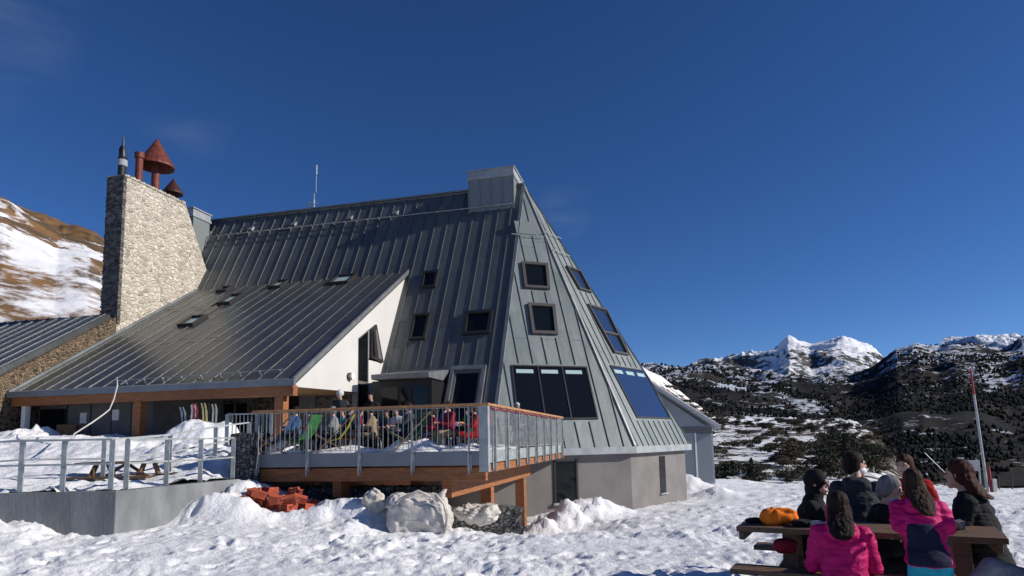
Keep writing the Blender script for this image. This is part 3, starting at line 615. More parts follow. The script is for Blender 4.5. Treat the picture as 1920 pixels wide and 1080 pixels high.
mb = MB()
mb.face([W(5.125, -.2, 1.5), W(5.125, .56, 1.5), W(5.125, .56, 3.9), W(5.125, -.2, 3.9)]); mb.face([W(5.125, -.2, 4.02), W(5.125, .56, 4.02), W(5.125, .56, 6.02), W(5.125, -.2, 5.6)]); mb.build('pane', M['glass'], tw)
# tilted casement beside it
mb = MB(); mb.hexa([W(5.10, .66, 5.0), W(5.10, 1.80, 4.92), W(5.10, 1.14, 6.40), W(5.10, .66, 6.14), W(5.02, .66, 5.0), W(5.02, 1.80, 4.92), W(5.02, 1.14, 6.40), W(5.02, .66, 6.14)]); tw2 = mb.build('casement_window', M['frame'], lodge, fixn=True)
mb = MB(); mb.face([W(5.015, .78, 5.08), W(5.015, 1.0, 5.06), W(5.015, .82, 6.1), W(5.015, .74, 6.05)]); mb.build('pane', M['glass'], tw2)
mb = MB(); mb.face([W(5.015, 1.3, 5.04), W(5.015, 1.62, 5.02), W(5.015, 1.16, 6.15), W(5.015, 1.0, 6.2)]); mb.build('pane', M['frame_grey'], tw2)
mb = MB(); mb.tube([W(5.12, -.93, 4.1), W(4.96, -.93, 4.1)], .13, 12); wl_ = mb.build('wall_lamp', M['whitem'], lodge); mb = MB(); mb.tube([W(5.1, -.98, 4.1), W(5.02, -1.02, 4.1)], .14, 12); mb.build('bracket', M['blackm'], wl_)
# canopy on face 1
mb = MB(); mb.hexa([W(2.12, -.6, 3.98), W(4.4, -.6, 3.98), W(4.4, .9, 3.98), W(2.12, .9, 3.98), W(2.12, -.63, 4.16), W(4.4, -.63, 4.16), W(4.4, 1.75, 4.5), W(2.12, 1.75, 4.5)]); mb.build('canopy', M['trim'], lodge, fixn=True)
mb = MB(); ubox(mb, 2.2, 4.6, -.12, 1.2, 1.35, 3.96); pd = mb.build('porch_doorway', M['blackm'], lodge)  # shade of the recess under the canopy painted as plain black
for a0, a1 in ((2.35, 2.85), (3.0, 3.4), (3.55, 4.2)):
    mb = MB(); ubox(mb, a0, a1, -.15, -.122, 2.5, 3.7); mb.build('pane', M['glass'], pd)
# porch interior: floor, back wall, left panel wall, doors
mb = MB(); ubox(mb, 3.3, 16.3, -4.5, .3, 1.1, 1.4); mb.build('porch_floor', M['concrete'], lodge)
mb = MB(); ubox(mb, 5.2, 11.2, .0, .15, 1.4, 5.2); mb.build('porch_back_wall', M['shadestone'], lodge)
mb = MB(); ubox(mb, 11.2, 16.2, -3.62, -3.5, 1.4, 4.2); ubox(mb, 11.2, 11.32, -3.5, 0, 1.4, 4.2); pw = mb.build('porch_panel_wall', M['greywall'], lodge)
mb = MB(); ubox(mb, 14.95, 16.1, -3.66, -3.625, 1.7, 3.1); o = mb.build('window', M['glass'], pw)
for a in (12.1, 12.95, 13.85, 14.9):
    mb = MB(); ubox(mb, a-.02, a+.02, -3.64, -3.622, 1.4, 3.3); mb.build('panel_joint', M['frame'], pw)
for a, z0 in ((12.75, 2.62), (14.15, 2.55)):
    mb = MB(); ubox(mb, a-.14, a+.14, -3.66, -3.625, z0, z0+.38); o = mb.build('notice', M['paper'], pw)
mb = MB(); ubox(mb, 14.35, 15.15, -3.8, -3.73, 1.9, 2.52); mb.build('plywood_board', M['board'], pw)
mb = MB(); ubox(mb, 10.0, 11.1, -.08, -.005, 1.4, 3.3); bd = mb.build('glass_door', M['glass'], lodge)
mb = MB(); ubox(mb, 10.55, 10.62, -.12, -.085, 1.4, 3.3); ubox(mb, 9.95, 10.0, -.12, -.085, 1.4, 3.35); ubox(mb, 11.1, 11.15, -.12, -.085, 1.4, 3.35); mb.build('door_frame', M['frame_grey'], bd)
mb = MB(); ubox(mb, 10.68, 10.9, -.10, -.085, 2.1, 2.95); mb.build('notice', M['paper'], bd)
mb = MB(); ubox(mb, 7.0, 8.8, -.12, -.005, 1.4, 3.75); bw_ = mb.build('service_hatch', M['greywall'], lodge)
mb = MB(); ubox(mb, 7.7, 8.5, -.14, -.125, 2.3, 3.5); mb.build('pane', M['glass'], bw_)
# wing ceiling
mb = MB(); mb.face([W(5.2, -4.3, 3.46), W(16.3, -4.3, 3.46), W(16.3, 0, 3.52), W(5.2, 0, 3.52)]); mb.build('porch_ceiling', M['board'], lodge)
# --- stone wall with chimney
mb = MB()
prof = [(-8.5, -.5), (-8.5, 1.95), (-.26, 7.35), (-.26, 0)]
mb.hexa([W(16.42, -8.5, -.5), W(17.3, -8.5, -.5), W(17.3, -.24, -.5), W(16.42, -.24, -.5), W(16.42, -8.5, 1.9), W(17.3, -8.5, 1.9), W(17.3, -.24, 7.2), W(16.42, -.24, 7.2)])
mb.build('rubble_wall', M['rubble'], lodge)
# chimney slab: limewashed broad faces, the edge's shade painted in as darker stone
ch = MB()
pp = [(-.24, 6.0), (-.24, 13.52), (3.42, 13.60), (5.3, 10.2), (7.2, 7.2), (7.2, 5.0)]
nseg = len(pp)
L0 = [W(16.41, a, b) for a, b in pp]; L1 = [W(17.22, a, b) for a, b in pp]
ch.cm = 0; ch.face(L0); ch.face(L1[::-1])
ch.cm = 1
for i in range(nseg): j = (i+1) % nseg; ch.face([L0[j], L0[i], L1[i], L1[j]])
# rough stones proud of the outline so that the edges are not ruled lines
rr = random.Random(3)
chim = ch.build('chimney_wall', [M['chimney'], M['shadestone']], lodge, fixn=True); chim['label'] = 'tall limewashed stone chimney wall rising through the wing roof'
q = MB(); q.cm = 1
for k in range(66):
    z0 = 6.2+k*.112; ubox(q, 17.225-rr.random()*.0, 17.24+rr.random()*.05, -.24-rr.random()*.05+.0, .3, z0, z0+.095); 
for k in range(60):
    z0 = 6.9+k*.11; ubox(q, 16.38-rr.random()*.02, 16.6, -.25-.03*rr.random(), -.1, z0, z0+.1)
q.cm = 0
for k in range(26):
    a0 = -.2+k*.14; ubox(q, 16.38-rr.random()*.02, 17.24, a0, a0+.12, 13.5, 13.56+rr.random()*.07+.02*k/26)
q.build('edge_stones', [M['chimney'], M['shadestone']], chim)
# flues and cowls
def cowl(u_, v_, z0, z1, r, rb, hc, mp_, mc, nm='chimney_pipe', inv=False):
    c = W(u_, v_, 0); a = MB(); a.tube([c+Z*z0, c+Z*z1], r, 14); p = a.build(nm, mp_, chim, smooth=False)
    k = MB(); n = 20; b = len(k.v)
    ring = [c+Z*z1+Vector((math.cos(2*math.pi*i/n), math.sin(2*math.pi*i/n), 0))*rb for i in range(n)]; top = c+Z*(z1+hc)
    for i in range(n): k.face([ring[i], ring[(i+1) % n], top]); 
    ring2 = [c+Z*(z1-.09)+Vector((math.cos(2*math.pi*i/n), math.sin(2*math.pi*i/n), 0))*rb for i in range(n)]
    for i in range(n): k.face([ring2[i], ring2[(i+1) % n], ring[(i+1) % n], ring[i]]); k.face([ring2[(i+1) % n], ring2[i], c+Z*(z1+hc-.35)])
    k.build('chimney_cowl', mc, chim)
cowl(16.82, 1.95, 13.5, 14.92, .18, .80, 1.38, M['rust'], M['rust'])
cowl(16.85, 3.1, 13.4, 14.05, .13, .46, .72, M['darkrust'], M['darkrust'])
c = W(16.9, 1.05, 0); a = MB(); a.tube([c+Z*13.5, c+Z*14.9], .16, 12); a.tube([c+Z*14.9, c+Z*15.15], .21, 12); a.build('chimney_pipe', M['rust'], chim)
c = W(16.95, .18, 0); a = MB(); a.tube([c+Z*13.5, c+Z*14.15], .17, 12); a.build('chimney_pipe', M['blackm'], chim)
a = MB(); a.tube([c+Z*14.15, c+Z*14.45], .20, 12); a.build('chimney_collar', M['hutwall'], chim)
a = MB(); a.tube([c+Z*14.45, c+Z*14.58, c+Z*14.9, c+Z*15.1, c+Z*15.6], [.22, .16, .11, .06, .015], 10); a.tube([c+Z*14.5+U*.14, c+Z*15.0+U*.15, c+Z*15.15+U*.12], [.05, .06, .02], 8); a.build('chimney_finial', M['blackm'], chim)
# --- annex roof beyond the stone wall
AO = W(0, -4.64, 4.62); pa = [(16.6, -4.5), (26, -4.5), (26, 6.9), (16.6, 6.9)]
roof_face('annex_roof', AO, U, (V+Z*.64).normalized(), [(16.6, -4.6), (26, -4.6), (26, 5.0), (16.6, 5.0)], [], M['zincw'], .60, 0, th=.24, label='dark zinc roof beyond the stone wall')
mb = MB(); ubox(mb, 17.35, 25.8, -8.0, 0, -.5, 2.4); mb.build('annex_wall', M['rubble'], lodge)
# ------------------------------------------------------------------ deck
ZF = 1.40; DU0, DU1, DV0, DV1 = -2.40, 3.23, -8.9, .9
deck = empty('raised_deck', W(0, -6, 0)); tag(deck, 'raised timber deck with steel posts and a larch handrail', 'deck')
mb = MB(); mb.face([W(DU0+.05, DV0+.05, ZF), W(DU1, DV0+.05, ZF), W(DU1, 0, ZF), W(.0, 0, ZF), W(-1.2, .9, ZF), W(DU0+.05, 1.7, ZF)][::-1]); mb.face([W(DU0+.05, DV0+.05, ZF-.12), W(DU1, DV0+.05, ZF-.12), W(DU1, 0, ZF-.12), W(.0, 0, ZF-.12), W(-1.2, .9, ZF-.12), W(DU0+.05, 1.7, ZF-.12)]); mb.build('deck_floor', M['woodrail'], deck)
mb = MB(); ubox(mb, DU0, DU1, DV0, DV0+.045, 1.12, 1.43); mb.build('fascia', M['steeld'], deck)
mb = MB(); ubox(mb, DU0, DU0+.045, DV0+.046, 1.75, 1.16, 1.43); mb.build('fascia', M['steel'], deck)
mb = MB(); ubox(mb, DU0+.04, DU1, DV0+.08, DV0+.24, .78, 1.085); mb.build('front_beam', M['wood'], deck, bevel=.01)
mb = MB(); ubox(mb, DU0+.02, DU0+.14, DV0+.245, 1.7, .95, 1.13); mb.build('side_beam', M['wood'], deck, bevel=.01)
mb = MB(); ubox(mb, -1.52, -1.28, DV0+.25, -.4, .40, .94); mb.build('main_beam', M['wood'], deck, bevel=.01)
mb = MB(); ubox(mb, 1.2, 1.42, DV0+.25, -.4, .40, .94); mb.build('main_beam', M['wood'], deck, bevel=.01)
for k in range(8):
    v_ = -8.2+k*1.05; mb = MB(); ubox(mb, DU0+.15, DU1, v_-.05, v_+.05, .945, 1.20); mb.build('joist', M['wood'], deck)
for (uu, vv, z0, z1) in ((-.30, -7.6, -.6, .78), (-1.40, -5.4, -.35, .40), (-1.42, -1.5, -1.15, .40), (2.6, -7.6, -.6, .78)):
    mb = MB(); ubox(mb, uu-.15, uu+.15, vv-.15, vv+.15, z0, z1); p = mb.build('post', M['wood'], deck, bevel=.012)
    if z0 < -1: mb = MB(); ubox(mb, uu-.22, uu+.22, vv-.22, vv+.22, -1.7, -1.15); mb.build('concrete_foot', M['concrete'], p)
# railing
rail = empty('deck_railing', W(0, -8.9, 1.4)); tag(rail, 'deck railing of galvanised posts and thin bars under an orange larch handrail', 'railing')
pos_f = [3.24, 1.92, .60, -.69, -2.02]
for i, uu in enumerate(pos_f):
    mb = MB(); ubox(mb, uu-.012, uu+.012, DV0-.075, DV0-.002, .92, 2.40); ubox(mb, uu-.05, uu+.05, DV0-.012, DV0-.003, 1.0, 1.36); mb.build('post', M['steel'], rail)
mb = MB(); ubox(mb, DU0-.07, DU0-.002, DV0-.09, DV0+.06, .98, 2.42); ubox(mb, DU0+.004, DU0+.15, DV0-.05, DV0-.04, .98, 2.42); mb.build('corner_post', M['steel'], rail)
nside = 8; vv0 = DV0+.55; vstep = (1.0-vv0)/nside
pos_s = [vv0+vstep*k for k in range(nside+1)]
for vv in pos_s:
    mb = MB(); ubox(mb, DU0-.08, DU0-.002, vv-.012, vv+.012, .96, 2.40); ubox(mb, DU0-.02, DU0-.003, vv-.08, vv+.08, 1.0, 2.38); mb.build('post', M['steel'], rail)
def balus(p, q, n):
    mb = MB()
    for k in range(n):
        c = p+(q-p)*((k+.5)/n); mb.tube([c+Z*.09, c+Z*.985], .0085, 6)
    mb.bar(p+Z*.085, q+Z*.085, .035, .012); mb.bar(p+Z*.985, q+Z*.985, .035, .012)
    mb.build('bar_panel', M['steel'], rail)
pf = pos_f+[DU0]
for a, b in zip(pf[:-1], pf[1:]): balus(W(a-.03, DV0-.02, ZF), W(b+.03, DV0-.02, ZF), max(3, int((a-b)/.125)))
ps = [DV0]+pos_s
for a, b in zip(ps[:-1], ps[1:]): balus(W(DU0-.03, a+.05, ZF), W(DU0-.03, b-.03, ZF), max(3, int((b-a)/.115)))
mb = MB()
ubox(mb, DU0-.09, DU1+.15, DV0-.09, DV0+.05, 2.405, 2.465); ubox(mb, DU0-.09, DU0+.05, DV0+.051, 1.1, 2.405, 2.465); mb.build('handrail', M['woodrail'], rail, bevel=.012)
# small red and orange garland under the side handrail
gl = MB(); rr = random.Random(5)
for k in range(70):
    v_ = DV0+.2+k*.125; gl.ell(W(DU0-.07, v_, 2.385-.03*abs(math.sin(k*.5))-rr.random()*.02), (.022, .022, .022), 6, 4)
gl.tube([W(DU0-.07, DV0+.2+k*.125, 2.385-.03*abs(math.sin(k*.5))) for k in range(70)], .006, 5)
o = gl.build('garland', M['redp']); tag(o, 'small red garland strung under the sunlit side handrail', 'garland')
# ------------------------------------------------------------------ gabions
def gabion(name, c, ax, lx, ly, z0, z1, label):
    ay = Vector((-ax.y, ax.x, 0)); me = bmesh.new(); nx, ny, nz_ = max(3, int(lx/.09)), max(3, int(ly/.09)), max(3, int((z1-z0)/.09))
    mb = MB(); o3 = c-ax*lx/2-ay*ly/2
    def P(i, j, k):
        p = o3+ax*(lx*i/nx)+ay*(ly*j/ny)+Z*(z0+(z1-z0)*k/nz_); d = noise.noise_vector(p*5.5)*.055+noise.noise_vector(p*13)*.03; return p+d
    for j in range(nx):
        for k in range(nz_): mb.face([P(j, 0, k), P(j+1, 0, k), P(j+1, 0, k+1), P(j, 0, k+1)]); mb.face([P(j+1, ny, k), P(j, ny, k), P(j, ny, k+1), P(j+1, ny, k+1)])
        for k in range(ny): mb.face([P(j, k, nz_), P(j+1, k, nz_), P(j+1, k+1, nz_), P(j, k+1, nz_)])
    for j in range(ny):
        for k in range(nz_): mb.face([P(0, j+1, k), P(0, j, k), P(0, j, k+1), P(0, j+1, k+1)]); mb.face([P(nx, j, k), P(nx, j+1, k), P(nx, j+1, k+1), P(nx, j, k+1)])
    g = empty(name, (c.x, c.y, z0)); tag(g, label, 'gabion'); mb.build('stone_fill', M['gabion'], g)
    wr = MB(); s = .12
    for k in range(int(lx/s)+1):
        a = o3+ax*min(lx, k*s)-ay*.035; wr.tube([a+Z*z0, a+Z*z1], .0025, 4)
    for k in range(int((z1-z0)/s)+1): a = o3-ay*.035+Z*(z0+k*s); wr.tube([a, a+ax*lx], .0025, 4)
    wr.build('wire_cage', M['wire'], g)
gabion('gabion', Vector((-6.34, 15.55, 0)), Vector((1, -.1, 0)).normalized(), .55, .9, .35, 1.93, 'tall dark stone gabion between the snow bank and the deck')
gabion('gabion', Vector((-.72, 15.95, 0)), Vector((.98, .1, 0)).normalized(), 1.75, .8, -1.1, 0.0, 'low dark stone gabion in front of the deck posts')
gabion('gabion', W(1.1, -7.9, 0), -U, 4.2, .6, -.7, .60, 'dark gabion wall in shade under the deck')
# ------------------------------------------------------------------ concrete wall and ramp railings
cw = MB()
A = Vector((-7.18, 11.7, 0)); Bq = Vector((-6.33, 15.1, 0)); Cq = Vector((-14, 11.75, 0)); t_ = .24
cw.hexa([(Cq.x, Cq.y, -.6), (A.x, A.y, -.6), (A.x-.02, A.y+t_, -.6), (Cq.x, Cq.y+t_, -.6), (Cq.x, Cq.y, .88), (A.x, A.y, .88), (A.x-.02, A.y+t_, .88), (Cq.x, Cq.y+t_, .88)])
d = (Bq-A).normalized(); n_ = Vector((-d.y, d.x, 0))
a2 = A+d*(t_+.005)
cw.hexa([A+Z*-.6+d*.003, Bq+Z*-.6, Bq+n_*t_+Z*-.6, a2+n_*t_+Z*-.6, A+Z*.878+d*.003, Bq+Z*.878, Bq+n_*t_+Z*.878, a2+n_*t_+Z*.878])
o = cw.build('retaining_wall', M['concrete'], None, fixn=True, bevel=.01); tag(o, 'low grey concrete retaining wall with a sharp corner at the left', 'wall')
def steel_rail(name, pts, label, h=.93, rails=(1.0, .52), w_=.085, extra=False):
    r = empty(name, pts[0]); tag(r, label, 'railing')
    for p in pts:
        mb = MB(); p = Vector(p); mb.box(p+Z*h/2, (.095, .02, h), ex=Vector((1, 0, 0))); mb.box(p+Z*h/2+Vector((0, .03, 0)), (.02, .06, h)); mb.build('post', M['steel'], r)
    for f in rails:
        mb = MB()
        for a, b in zip(pts[:-1], pts[1:]): mb.bar(Vector(a)+Z*h*f, Vector(b)+Z*h*f, .05, .035)
        mb.build('rail', M['steel'], r)
steel_rail('ramp_railing', [(-11.5, 11.86, .87), (-9.95, 11.86, .87), (-9.03, 11.84, .88), (-8.24, 11.82, .88), (-7.36, 11.82, .88)], 'galvanised railing along the front of the concrete wall')
steel_rail('ramp_railing', [(-7.22, 12.05, .88), (-6.96, 12.95, .88), (-6.72, 13.85, .88), (-6.48, 14.9, .9)], 'galvanised railing on the side stretch of the concrete wall')
steel_rail('ramp_railing', [(-13.0, 13.0, .85), (-10.2, 13.4, 1.0), (-8.9, 14.0, .98), (-8.0, 15.0, 1.08), (-7.5, 16.2, 1.28), (-7.0, 17.0, 1.4)], 'inner ramp railing climbing through the snow towards the deck', h=.85)
steel_rail('gate_railing', [(-8.3, 18.6, 1.4), (-6.9, 18.3, 1.4)], 'short barred railing at the head of the ramp', h=1.15, rails=(1.0, .1))
mb = MB()
for k in range(12):
    p = Vector((-8.25, 18.6, 1.5))+Vector((1.35, -.3, 0))*(k/11); mb.tube([p, p+Z*1.05], .014, 6)
gr = [o for o in bpy.data.objects if o.name.startswith('gate_railing')][0]; mb.build('bar_panel', M['steel'], gr)
# ------------------------------------------------------------------ hut behind, far hut, poles, signs
hut = empty('outbuilding', (9.5, 37, -1)); tag(hut, 'pale grey gabled outbuilding standing behind the lodge', 'building')
mb = MB(); x0, x1, y0_, y1_ = 4.0, 11.15, 36, 42; zb, ze, zr, xr = -1.6, 1.95, 4.6, 7.6
mb.face([(x0, y0_, zb), (x1, y0_, zb), (x1, y0_, ze), (xr, y0_, zr-.1), (x0, y0_, ze)]); mb.face([(x1, y0_, zb), (x1, y1_, zb), (x1, y1_, ze), (x1, y0_, ze)]); mb.face([(x0, y1_, zb), (x0, y0_, zb), (x0, y0_, ze), (x0, y1_, ze)])
mb.build('wall', M['hutwall'], hut)
mb = MB()
mb.hexa([(xr, 35.6, zr), (x1+.35, 35.6, ze+.05), (x1+.35, 42.2, ze+.05), (xr, 42.2, zr), (xr, 35.6, zr+.2), (x1+.35, 35.6, ze+.25), (x1+.35, 42.2, ze+.25), (xr, 42.2, zr+.2)])
mb.hexa([(x0-.3, 35.6, ze+.05), (xr-.004, 35.6, zr), (xr-.004, 42.2, zr), (x0-.3, 42.2, ze+.05), (x0-.3, 35.6, ze+.25), (xr-.004, 35.6, zr+.2), (xr-.004, 42.2, zr+.2), (x0-.3, 42.2, ze+.25)])
o = mb.build('roof', M['hutwall'], hut)
mb = MB(); mb.hexa([(xr, 35.65, zr+.203), (x1+.3, 35.65, ze+.253), (x1+.3, 42.1, ze+.253), (xr, 42.1, zr+.203), (xr, 35.65, zr+.3), (x1+.3, 35.65, ze+.33), (x1+.3, 42.1, ze+.33), (xr, 42.1, zr+.3)]); mb.build('snow_layer', M['snow'], o)
mb = MB(); mb.box((10.6, 35.97, .5), (.86, .06, 2.6)); dd = mb.build('door', M['hutdoor'], hut); mb = MB(); mb.box((10.15, 35.95, .5), (.07, .08, 2.7)); mb.build('door_jamb', M['whitem'], dd)
mb = MB(); mb.box((9.3, 35.98, 2.0), (3.6, .05, .35)); mb.build('band', M['greywall'], hut)
# tall red and white stake
st = empty('snow_stake', (22.4, 31, -1.4)); tag(st, 'tall leaning snow stake painted white with a red top', 'pole')
b0 = Vector((22.55, 31, -1.6)); b1 = Vector((22.30, 31, 4.64)); l = lambda t: b0+(b1-b0)*t
mb = MB(); mb.tube([l(0), l(.80)], [.065, .05], 8); mb.build('shaft', M['steel'], st)
mb = MB(); mb.tube([l(.80), l(1)], [.051, .04], 8); mb.build('red_top', M['redp'], st)
mb = MB(); mb.tube([l(0)+Vector((.18, 0, 0)), l(.24)+Vector((.2, 0, 0))], .06, 8); o = mb.build('red_stake', M['redp']); tag(o, 'short red stake beside the tall leaning pole', 'stake')
mb = MB(); mb.box((22.85, 31, -.95), (.2, .2, .6)); mb.tube([(22.85, 31, -1.5), (22.85, 31, -1.2)], .05, 6); o = mb.build('marker_box', M['bag'], None, bevel=.02); tag(o, 'small white box at the foot of the leaning pole', 'box')
sg = empty('notice_board', (21.3, 30, -1.5)); tag(sg, 'pale blank notice board on posts left of the leaning pole', 'sign')
mb = MB(); mb.box((21.25, 30, .05), (.62, .04, .5)); mb.build('board', M['hutwall'], sg)
for x in (20.98, 21.55):
    mb = MB(); mb.tube([(x, 30.05, -1.6), (x, 30.05, .3)], .03, 6); mb.build('post', M['steel'], sg)
f0 = None
for i, (x, h) in enumerate(((24.9, .7), (25.7, .85), (26.4, .85), (27.3, .75), (28.4, .8))):
    mb = MB(); mb.tube([(0, 0, -.3), (.02, 0, h)], .035, 6)
    if f0 is None: f0 = mb.build('fence_post', M['blackm'], None, world=False); o = f0
    else: o = f0.copy(); COL.objects.link(o)
    o.location = (x, 34.5, -1.45); tag(o, 'thin dark fence post on the snow right of the leaning pole', 'post', 'fence posts on the snow edge')
mb = MB()
for dz in (.3, .6): mb.tube([(24.9, 34.5, -1.45+dz), (28.4, 34.5, -1.45+dz)], .006, 4)
o = mb.build('fence_wire', M['blackm']); tag(o, 'thin wires strung between the dark fence posts', 'wire')
fh = empty('valley_hut', (62.9, 120, -6)); tag(fh, 'distant small white hut with a red roof beyond the snow edge', 'hut')
mb = MB(); mb.box((62.8, 120, -4.6), (3.4, 3, 2.6)); mb.build('wall', M['whitem'], fh)
mb = MB(); mb.hexa([(60.8, 118.2, -3.4), (64.9, 118.2, -3.2), (64.9, 121.8, -3.2), (60.8, 121.8, -3.4), (60.8, 118.2, -2.6), (64.9, 118.2, -2.35), (64.9, 121.8, -2.35), (60.8, 121.8, -2.6)]); mb.build('roof', M['rust'], fh)
mb = MB(); mb.tube([(33.2, 60, -3.6), (33.3, 60, -.7)], .07, 6); o = mb.build('marker_pole', M['steel']); tag(o, 'thin grey pole far off behind the people at the table', 'pole')
mb = MB(); mb.tube([(31.0, 45, -2.4), (28.6, 45, .2)], .022, 6); o = mb.build('guy_wire', M['steel']); tag(o, 'slanting pale guy wire behind the table, left of the leaning pole', 'wire')
# ------------------------------------------------------------------ hose, bricks, bags
hp = [(-12.43, 20.0, 3.86), (-12.15, 19.6, 3.55), (-11.86, 19.0, 3.1), (-11.6, 18.4, 2.75), (-11.5, 18.0, 2.6), (-11.55, 17.6, 2.36), (-11.75, 17.2, 2.05), (-11.95, 17.0, 1.45)]
mb = MB(); mb.tube(hp, .02, 8); o = mb.build('hose', M['bag'], smooth=True); tag(o, 'pale flexible hose running from the wing gutter down into the snow', 'hose')
bk = empty('hollow_brick', (-5, 14.2, .3)); tag(bk, 'red hollow brick tumbled in the heap beside the deck', 'brick', 'red hollow bricks heaped on the snow')
mb = MB(); mb.box((0, 0, 0), (.30, .20, .15)); body = mb.build('body', M['brick'], bk, world=False, bevel=.008)
for sgn in (-1, 1):
    mb = MB()
    for a in range(3):
        for b in range(2): mb.box((sgn*.1505, -.062+a*.062, -.033+b*.066), (.004, .045, .05))
    mb.build('hollows', M['brickhole'], bk, world=False)
rr = random.Random(11); spots = []
for k in range(46):
    lay = 0 if k < 22 else (1 if k < 36 else 2)
    x = -5.32+rr.uniform(-.80, .80)*(1-.18*lay); y = 14.25+rr.uniform(-.28, .35); z = .30+.15*lay+rr.uniform(-.02, .03)
    if lay == 2: x = rr.choice([-5.5+rr.uniform(-.15, .15), -4.8+rr.uniform(-.2, .2)])
    spots.append((x, y, z))
for i, (x, y, z) in enumerate(spots):
    o = bk if i == 0 else copy_tree(bk); o.location = (x, y, z); o.rotation_euler = (rr.uniform(-.3, .3), rr.uniform(-.35, .35), rr.choice([0, 1.57, .3, -.4, 1.2])+rr.uniform(-.2, .2))
def lump(name, c, r, seed, material, label, cat, sq=.55, amp=.1, n=56, m_=36, group=None, rz=0, crease=0):
    mb = MB(); c = Vector(c); vs = []
    for i in range(m_+1):
        th = math.pi*i/m_
        for k in range(n):
            ph = 2*math.pi*k/n; s_ = lambda x: math.copysign(abs(x)**sq, x)
            p = Vector((s_(math.sin(th))*s_(math.cos(ph)), s_(math.sin(th))*s_(math.sin(ph)), s_(math.cos(th))))
            q = Vector((p.x*r[0], p.y*r[1], p.z*r[2])); nv = q*1.6+Vector((seed, 0, 0))
            d = amp*(noise.noise(nv)+.6*abs(noise.noise(nv*2.4))-.35*abs(noise.noise(nv*4.5))-.22*abs(noise.noise(nv*9)))
            rd = p.normalized()
            if crease:
                cv_ = Vector((q.x*3.2+seed, q.y*3.2, q.z*7+q.x*2)); d -= crease*(1-min(1, abs(noise.noise(cv_))*5)); cv_ = Vector((q.x*8+seed, q.y*8, q.z*5)); d -= crease*.5*(1-min(1, abs(noise.noise(cv_))*5))
            q += rd*d; q.rotate(Matrix.Rotation(rz, 3, 'Z')); vs.append(c+q)
    mb.v = [tuple(v) for v in vs]
    for i in range(m_):
        for k in range(n): mb.f.append([i*n+k, (i+1)*n+k, (i+1)*n+(k+1) % n, i*n+(k+1) % n]); mb.m.append(0); mb.uv += [(0, 0)]*4
    o = mb.build(name, material, None, smooth=True, fixn=False); return o
bagr = empty('bulk_bag', (-2.0, 13.45, -.2)); tag(bagr, 'big slumped white woven rubble bag in front of the deck', 'bag')
o = lump('sack', (-2.0, 13.6, .17), (.66, .45, .40), 3, M['bag'], '', '', sq=.5, amp=.17, n=130, m_=90, crease=.022)
fl = MB(); pts_ = []
for i in range(15):
    for j in range(9):
        x = -2.62+i*.085; y = 13.18+j*.09; fl.v.append((x+.03*noise.noise(Vector((x*4, y*4, 3))), y, .585-abs(i-7)*.012-max(0, 2-j)*.07+.05*noise.noise(Vector((x*6, y*5, 1)))+.03*noise.noise(Vector((x*15, y*13, 1)))+(.10 if i > 12 else 0)))
for i in range(14):
    for j in range(8): a_ = i*9+j; fl.f.append([a_, a_+9, a_+10, a_+1]); fl.m.append(0); fl.uv += [(0, 0)]*4
flo = fl.build('loose_flap', M['bag'], bagr, smooth=True); so_ = flo.modifiers.new('s', 'SOLIDIFY'); so_.thickness = .012
o.parent = bagr; o.matrix_parent_inverse = Matrix.Translation(-bagr.location)
for q in ([(-2.45, 13.25, .3), (-2.3, 13.05, .52), (-1.95, 13.2, .66), (-1.7, 13.1, .55)], [(-1.6, 13.12, .6), (-1.42, 13.08, .4), (-1.36, 13.1, .1), (-1.42, 13.12, -.15)]):
    mb = MB(); mb.tube(q, .03, 6); mb.build('strap', M['bag'], bagr, smooth=True)
o = lump('rubble_sack', (-3.0, 14.0, .38), (.22, .18, .20), 9, M['bag'], '', '', sq=.8, amp=.22, crease=.03, n=80, m_=50); tag(o, 'small pale sack poking out of the snow left of the big bag', 'bag')
o = lump('snow_covered_sack', (-.9, 14.9, .02), (.50, .34, .20), 14, M['bag'], '', '', sq=.9, amp=.22, crease=.035, n=90, m_=50); tag(o, 'dark edged pale sack lying right of the big bag, under the beam', 'bag')
# skis stuck in the snow heap
SC = [((.6, .6, .62), 'white'), ((.35, .04, .05), 'red'), ((.03, .03, .035), 'black'), ((.5, .45, .2), 'yellow'), ((.4, .4, .4), 'pale grey'), ((.3, .36, .42), 'blue')]
rr = random.Random(2)
for i, (x, y, tilt) in enumerate(((-10.15, 20.2, .08), (-9.95, 20.15, -.04), (-9.75, 20.2, .12), (-9.6, 20.1, -.08), (-9.4, 20.15, .02), (-10.3, 20.25, -.12))):
    c_, nm = SC[i]; e = empty('ski_pair', (x, y, terr_z(x, y, False)-.22)); tag(e, f'pair of {nm} skis standing upright in the snow heap before the porch', 'skis', 'skis stuck upright in the snow')
    m_ = mat(f'ski_{nm.replace(" ","_")}', c_, .35)
    for s_ in (-.05, .05):
        mb = MB(); pts = []
        for k in range(8):
            t = k/7; w_ = .034-.012*math.sin(math.pi*t); z_ = -.45+t*1.25; x_ = s_+tilt*t*1.2; yb = .0 if t < .86 else -.10*(t-.86)/.14
            pts.append((x_, yb, z_, w_*(1 if t < .97 else .4)))
        for a, b in zip(pts[:-1], pts[1:]):
            mb.hexa([(a[0]-a[3], a[1]-.008, a[2]), (a[0]+a[3], a[1]-.008, a[2]), (a[0]+a[3], a[1]+.008, a[2]), (a[0]-a[3], a[1]+.008, a[2]), (b[0]-b[3], b[1]-.008, b[2]), (b[0]+b[3], b[1]-.008, b[2]), (b[0]+b[3], b[1]+.008, b[2]), (b[0]-b[3], b[1]+.008, b[2])])
        mb.build('ski', m_, e, world=False)
